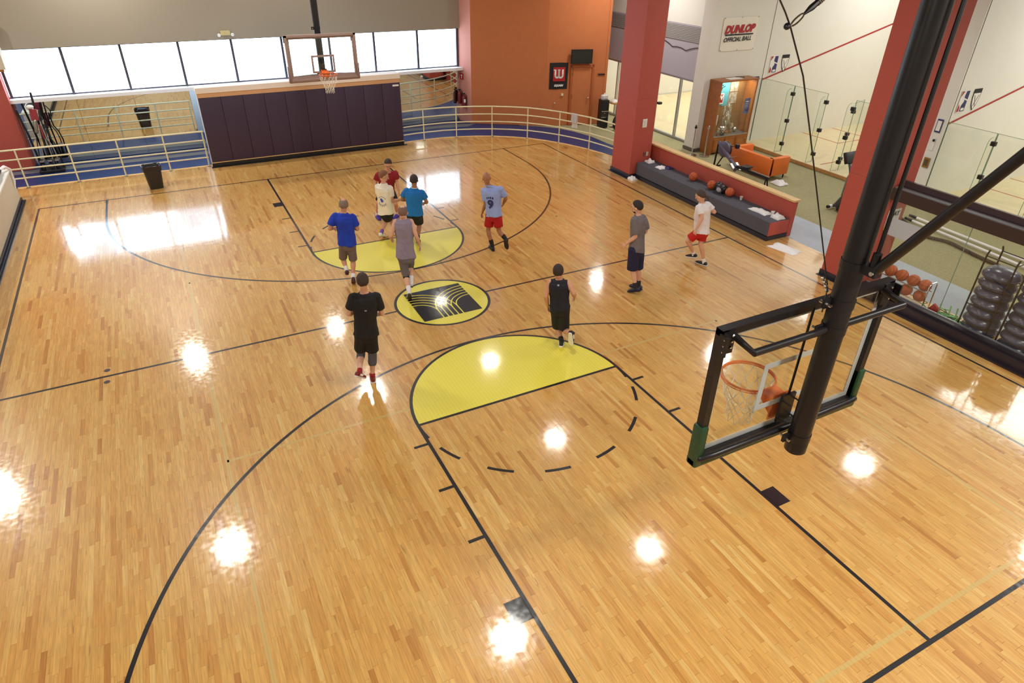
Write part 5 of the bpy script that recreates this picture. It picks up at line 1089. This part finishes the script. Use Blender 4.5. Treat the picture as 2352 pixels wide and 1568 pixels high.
        for k,(off,ln) in enumerate(((-.034,.062),(-.012,.074),(.011,.070),(.033,.056))):
            b0=pc+d2*.034+side*off; m1=b0+(d2*.9+nrm*curl*.5+side*off*3).normalized()*ln*.5; m2=m1+(d2*.6+nrm*curl*1.1).normalized()*ln*.35; m3=m2+(d2*.25+nrm*curl*1.4).normalized()*ln*.28
            tube(bm,[b0-d2*.02,b0,m1,m2,m3],[.010,.010,.009,.0085,.0075],6,round_ends=True)
        b0=pc-d2*.015+side*.036; m1=b0+(side*.8+d2*.6+nrm*.3).normalized()*.035; tube(bm,[b0-side*.02,b0,m1,m1+(d2*.9+nrm*.5+side*.2).normalized()*.03],[.014,.012,.010,.009],6,round_ends=True)
        # leg
        hi,kn,an=J['hip'+e],J['kn'+e],J['an'+e]
        tube(bm,[hi-(kn-hi)*.05,hi.lerp(kn,.35),hi.lerp(kn,.75),kn],[.076*g,.072*g,.060,.053],14,round_ends=True)
        cv=(kn-an).normalized(); back=-fdir; tube(bm,[kn,kn.lerp(an,.28)+back*.012,kn.lerp(an,.6)+back*.004,an],[.053,.056,.042,.034],14,round_ends=True)
        fdv,sd,un=J['fd'+e],J['fs'+e],J['fu'+e]
        tube(bm,[an-un*.01,an-un*.05],[.033,.030],10,round_ends=True); tube(bm,[an-un*.05,an-un*.062+fdv*.11],[.026,.018],10,round_ends=True)
    me=remesh(bm,.0078,3); me.materials.append(sk); body=link('body',me,t)
    # ---- face
    dk=mat('eye_dark',(40,28,22),.2); wm=mat('eye_white',(228,222,216),.3)
    for q in (-1,1):
        bm=B(); ell(bm,hp(q*.031,.083,.006),.011,.007,.0055,HM,2); e_=mk('eye',bm,wm,t,smooth=True); bm=B(); ell(bm,hp(q*.031,.0885,.006),.0052,.003,.0052,HM,1); o=mk('iris',bm,dk); o.parent=e_
        bm=B(); tube(bm,[hp(q*.015,.093,.027),hp(q*.032,.093,.031),hp(q*.05,.082,.026)],.0045,5); mk('eyebrow',bm,mat('brow',tuple(int(v*.8) for v in cfg['hair']),.8),t)
    bm=B(); tube(bm,[hp(-.022,.088,-.062),hp(0,.096,-.060),hp(.022,.088,-.062)],[.003,.0065,.003],6); mk('mouth',bm,mat('lips',tuple(int(a*b) for a,b in zip(cfg['skin'],(.85,.6,.6))),.5),t)
    # ---- hair
    hs_=cfg.get('style','full')
    if hs_!='bald':
        bm=B(); n0=0; bmesh.ops.create_icosphere(bm,subdivisions=4,radius=1)
        for v in bm.verts:
            c=v.co.copy(); cn=c+Vector((1,1,1))*.07*noise.noise(c*4)
            d=min(cn.z-cn.y*1.15+.18, (cn.z+.72-.25*max(0,c.y))*1.2)
            if hs_=='receding': d=min(d,cn.z-cn.y*.9-.02)
            if hs_=='ringspot': d=min(d,(cn-Vector((0,-.30,.95))).length-.58, max(.50-cn.z,-.05-cn.y))
            w_=max(0,min(1,d/.16+.5)); w_=w_*w_*(3-2*w_); hi_=cfg.get('hk',1.05)+.025*noise.noise(c*9)+.012*noise.noise(c*24); k=.93+(hi_-.93)*w_
            v.co=hp(c.x*.079*k,-.010+c.y*.098*k,.022+c.z*.100*k)
        mk('hair',bm,mat('hair',cfg['hair'],.75,bump=.6,bscale=90),t,smooth=True)
    if cfg.get('beard'):
        bm=B(); bmesh.ops.create_icosphere(bm,subdivisions=3,radius=1)
        for v in bm.verts:
            c=v.co.copy(); keep=c.z<-.05 and c.y>.05; k=1.03+.03*noise.noise(c*6) if keep else .8; v.co=hp(c.x*.058*k,.022+c.y*.068*k,-.045+c.z*.072*k)
        mk('beard',bm,mat('beard_hair',cfg['hair'],.85),t,smooth=True)
    if cfg.get('tail'):
        bm=B(); tube(bm,[hp(0,-.095,-.01),hp(0,-.135,-.04),hp(0,-.13,-.11)],[.02,.028,.012],8,round_ends=True); mk('ponytail',bm,mat('hair',cfg['hair'],.75),t,smooth=True)
    # ---- shirt
    bm=B(); hem=cfg.get('hem',-.03); torso(bm,.022,top=False,hem=hem)
    L=[ring(shC-up_*.06,s,s.cross(up_).normalized(),hw+.005,.112*g+.02,20,.9),ring(shC+up_*.02,s,s.cross(up_).normalized(),hw-.02,.098,20),ring(shC+up_*.05,s,s.cross(up_).normalized(),hw*.62,.086,20),ring(neck-up_*.022,s,s.cross(up_).normalized(),.080,.080,20)]
    loft(bm,L)
    for e in 'LR':
        sh,el=J['sh'+e],J['el'+e]
        if cfg.get('sleeve',.62)>0:
            ell(bm,sh-up_*.005-(sh-shC).normalized()*.012,.068,.066,.066,None,2)
            sl=cfg.get('sleeve',.62); out_=(el-sh).normalized(); loft(bm,[ring(sh-out_*.05-(sh-shC).normalized()*.02,*frame_of(out_),.04,.04,14),ring(sh-out_*.01,*frame_of(out_),.064,.064,14),ring(sh.lerp(el,sl*.5),*frame_of(out_),.074,.074,14),ring(sh.lerp(el,sl),*frame_of(out_),.078,.078,14)])
        else: ell(bm,sh-(sh-shC).normalized()*.03,.050,.060,.060,None,2)
    me=remesh(bm,.010,3,'shirt')
    def wr_(c,n):
        w_=.012*noise.noise(Vector((c.x*8,c.y*8,c.z*4)))+.008*noise.noise(Vector((c.x*17+c.z*6,c.y*17,c.z*11))); low=max(0,(hipC.z+.1-c.z))/.25; return c+n*(w_*(1+1.2*low))
    warp(me,wr_)
    me.materials.append(mat('shirt_cloth',cfg['shirt'],.85,bump=.15,bscale=300,var=.06,vscale=4)); shirt=link('shirt',me,t)
    bvh=BVHTree.FromPolygons([v.co.copy() for v in me.vertices],[list(p.vertices) for p in me.polygons])
    def decal(me2,z,x,M_,name,lift=.003):
        o0=hipC+up_*z-fdir*.5+s*x
        def dc(c,n):
            p=o0+s*c.x*face+up_*c.y; hit=bvh.ray_cast(p,fdir); return (hit[0]+hit[1]*(lift+c.z)) if hit[0] is not None else p+fdir*.37
        warp(me2,dc)
        me2.materials.clear(); me2.materials.append(M_); link(name,me2,shirt)
    if cfg.get('number'):
        decal(text_mesh('9',.26,bold=.012,depth=.001),.27,0,M['darkblue'],'back_number',.011); [decal(blot(x_,w_),.42+y_,0,M['darkblue'],'back_lettering',.006) for x_,w_,y_ in ((-.075,.034,-.008),(-.03,.03,.004),(.012,.034,.006),(.06,.036,-.004))]
    if cfg.get('emblem'):
        bm=B(); 
        def disc(cx,cy,r,n=10,star=False):
            vs=[bm.verts.new((cx+(r if not star or i%2==0 else r*.45)*math.cos(2*PI*i/n),cy+(r if not star or i%2==0 else r*.45)*math.sin(2*PI*i/n),0)) for i in range(n)]; c0=bm.verts.new((cx,cy,0)); 
            for i in range(n): bm.faces.new((c0,vs[i],vs[(i+1)%n]))
        disc(0,0,.055,14,True); disc(-.02,.03,.03,8); me2=bpy.data.meshes.new('e'); bm.to_mesh(me2); bm.free(); decal(me2,.32,0,M['bluelogo'],'back_emblem',.004)
        for a0,a1,rr in ((30,150,.10),(210,330,.10),(220,320,.125)):
            bm=B(); n=14
            vs=[[bm.verts.new(((rr+dr)*math.cos(R(a0+(a1-a0)*i/n)),(rr+dr)*math.sin(R(a0+(a1-a0)*i/n)),0)) for dr in (-.008,.008)] for i in range(n+1)]
            for i in range(n):
                if i%3!=2: bm.faces.new((vs[i][0],vs[i+1][0],vs[i+1][1],vs[i][1]))
            me2=bpy.data.meshes.new('e'); bm.to_mesh(me2); bm.free(); decal(me2,.32,0,mat('grey_blue_print',(110,120,155),.6),'back_ring_print',.004)
    if cfg.get('neckmark'):
        me2=text_mesh('-',.10,bold=.004,depth=.001); decal(me2,.47,0,mat('light_print',(150,150,158),.6),'neck_mark')
    if cfg.get('trim'):
        bm=B(); nn=[neck-up_*.022+s*.080*math.cos(R(a))+s.cross(up_).normalized()*.080*math.sin(R(a)) for a in range(0,360,20)]; tube(bm,nn,.007,6,closed=True); mk('collar',bm,M['whiteplastic'],t,smooth=True,label='white collar trim')
    if cfg.get('belt_tails'): pass
    # ---- shorts
    SL=cfg.get('short',.78); sr=cfg.get('srad',.108)
    def shorts(bm):
        loft(bm,[ring(hipC+up_*.16,hs,hs.cross(up_).normalized(),.138*g,.100*g,18,.9),ring(hipC+up_*0,hs,hs.cross(up_).normalized(),.178*g,.132*g,18,.9),ring(hipC-Zv*.09,hs,hs.cross(up_).normalized(),.172*g,.125*g,18,.9),ring(hipC-Zv*.15,hs,hs.cross(up_).normalized(),.14*g,.10*g,18,.9)])
        for e in 'LR':
            hi,kn=J['hip'+e],J['kn'+e]; d=(kn-hi).normalized(); f1,f2=frame_of(d)
            loft(bm,[ring(hi-d*.09,f1,f2,.075*g,.075*g,16),ring(hi-d*.02,f1,f2,.108*g,.108*g,16),ring(hi.lerp(kn,.3),f1,f2,max(sr*.96,.094)*g,max(sr*.96,.094)*g,16),ring(hi.lerp(kn,SL),f1,f2,sr,sr,16)])
    bm=B(); shorts(bm); me=remesh(bm,.010,3,'shorts')
    warp(me,lambda c,n:c+n*.007*noise.noise(Vector((c.x*13,c.y*13,c.z*5))))
    me.materials.append(mat('shorts_cloth',cfg['shorts'],.8,bump=.1,bscale=260,var=.08,vscale=4)); link(cfg.get('bottoms','shorts'),me,t)
    # ---- extras round the legs
    for ex in cfg.get('bands',[]):
        e,a,b,r_,col,nm=ex; kn=J['kn'+e]; 
        p0=kn.lerp(J['hip'+e],a) if a>0 else kn.lerp(J['an'+e],-a); p1=kn.lerp(J['hip'+e],b) if b>0 else kn.lerp(J['an'+e],-b)
        bm=B(); pts=[p0]+([kn] if a>0 and b<0 else [])+[p1]; tube(bm,pts,[r_]*len(pts),14,round_ends=True); mk(nm,bm,mat('brace_cloth',col,.7),t,smooth=True)
    for e in 'LR':
        an,fd,un,sd=J['an'+e],J['fd'+e],J['fu'+e],J['fs'+e]
        bm=B(); tube(bm,[an+ (J['kn'+e]-an).normalized()*cfg.get('sock',.06),an,an-un*.03],[.040+.11*cfg.get('sock',.06),.043,.046],12,round_ends=True); mk('sock',bm,mat('sock_cloth',cfg['sockc'],.85),t,smooth=True)
        def sec(y,hw_,h0,h1,n=16):
            c=an-un*(.095-(h0+h1)/2)+fd*y; return ring(c,sd,un,hw_,(h1-h0)/2,n,.75)
        bm=B(); loft(bm,[sec(-.082,.022,.03,.075),sec(-.07,.034,.015,.088),sec(-.02,.040,.014,.098),sec(.04,.043,.014,.088),sec(.10,.049,.014,.066),sec(.155,.048,.014,.054),sec(.19,.036,.016,.045),sec(.205,.018,.02,.036)]); sho=mk('shoe',bm,mat('shoe_upper',cfg['shoe'],.5),t,smooth=True)
        bm=B(); loft(bm,[sec(-.09,.026,0,.022),sec(-.07,.037,0,.024),sec(.0,.041,0,.022),sec(.06,.045,0,.021),sec(.12,.052,0,.021),sec(.18,.045,0,.022),sec(.214,.02,.004,.024)]); o=mk('sole',bm,mat('shoe_sole',cfg['sole'],.6)); o.parent=sho
        if cfg.get('swoosh'):
            bm=B(); 
            for q in (-1,1): obox(bm,an-un*.045+sd*q*.040+fd*.02,.006,.045,.018,.004,Matrix((sd,fd,un)).transposed())
            o=mk('shoe_patch',bm,M['whiteplastic']); o.parent=sho
    return t
TAN=(205,150,122); PALE=(218,168,142); DARK=(165,112,82)
person('black_tee',dict(label='man in black t-shirt and black shorts with red and white shoes',skin=PALE,hair=(60,44,36),shirt=(24,22,24),shorts=(20,18,20),shoe=(120,24,30),sole=(225,222,222),sockc=(150,30,36),swoosh=1,bands=[('L',.14,-.16,.069,(80,80,92),'knee_sleeve'),('R',.14,-.36,.071,(80,80,92),'knee_sleeve')],pitchL=-38,toeL=-35,neckmark=1,nod=8,hem=-.03,sleeve=.7,sock=.03,g=1))
person('blue_tee',dict(label='older man in royal blue t-shirt and long grey shorts seen from behind',skin=TAN,hair=(130,112,100),style='ringspot',hk=1.03,shirt=(22,60,185),shorts=(112,100,100),short=.95,srad=.085,shoe=(70,28,36),sole=(60,30,34),sockc=(225,225,228),pitchL=-12,pitchR=-38,sleeve=.72,hem=-.03,nod=6))
person('grey_tank',dict(label='balding man in sleeveless grey shirt with black knee bands, striding beside emblem',skin=PALE,hair=(120,92,78),style='ringspot',hk=1.03,shirt=(140,128,150),sleeve=0,shorts=(112,108,120),short=.97,srad=.078,bottoms='tights',shoe=(226,222,228),sole=(60,55,55),sockc=(228,226,232),sock=.09,bands=[('L',.10,-.12,.064,(26,24,28),'knee_band'),('R',.08,-.14,.063,(26,24,28),'knee_band')],pitchL=-48,pitchR=0,hem=-.03,nod=12,handL=(0,0,0)))
person('white_tee_logo',dict(label='man in cream t-shirt with blue back emblem reaching towards blue shirt',skin=TAN,hair=(128,84,58),turn=-55,nod=12,shirt=(238,228,212),shorts=(24,20,24),short=.72,shoe=(225,222,224),sole=(190,170,110),sockc=(110,80,160),pitchR=-25,emblem=1,sleeve=.62,belly=.03,girth=1.08,hem=-.03,handR=(0,0,.1)))
person('red_polo',dict(label='dark haired man in dark red polo facing the camera',f=-1,skin=TAN,hair=(52,38,34),shirt=(140,22,34),shorts=(26,22,28),turn=8,nod=24,shoe=(70,50,170),sole=(60,45,150),sockc=(230,230,235),sleeve=.62,hem=-.03,girth=1.05,toeL=25,toeR=-25))
person('cyan_tee',dict(label='man in bright blue t-shirt with white collar and black shorts',skin=DARK,hair=(52,40,38),vol=.02,shirt=(18,112,190),shorts=(22,20,24),short=.8,shoe=(60,40,40),sole=(40,36,36),sockc=(60,60,64),trim=1,pitchR=-15,girth=1.06,hem=-.03,nod=8))
person('bald_red_shorts',dict(label='bald man in pale blue number nine shirt and red shorts running',skin=DARK,hair=(90,60,50),style='bald',shirt=(148,166,225),shorts=(172,10,18),short=.72,shoe=(24,20,22),sole=(22,20,20),sockc=(26,24,26),sock=.13,number=1,toeL=40,pitchR=-62,turn=35,nod=10,sleeve=.75,hem=-.03))
person('black_tank',dict(label='man in sleeveless black shirt and long black shorts running away',skin=TAN,hair=(46,32,26),shirt=(24,22,36),sleeve=0,shorts=(20,18,26),short=.93,srad=.10,shoe=(24,22,26),sole=(228,226,232),sockc=(24,22,26),swoosh=1,pitchL=-20,pitchR=-75,toeR=-20,neckmark=1,nod=10,hem=-.03))
person('grey_tee',dict(label='bearded man in grey t-shirt and navy shorts standing in profile',skin=PALE,hair=(44,34,32),beard=1,shirt=(112,106,112),shorts=(24,26,62),short=.93,srad=.115,shoe=(34,34,62),sole=(30,30,50),sockc=(36,34,42),sock=.08,turn=12,nod=8,pitchL=-20,sleeve=.85,hem=-.03))
person('white_tee_red_shorts',dict(label='man in white t-shirt and bright red shorts jogging near the bench',skin=PALE,hair=(74,58,54),style='receding',tail=1,shirt=(238,234,240),shorts=(196,24,28),short=.8,srad=.10,shoe=(24,24,28),sole=(226,224,226),sockc=(232,228,230),sock=.05,turn=8,nod=12,toeL=0,pitchL=-12,sleeve=.68,belly=.04,girth=1.05,hem=-.03))

bpy.data.scenes.remove(TMP)
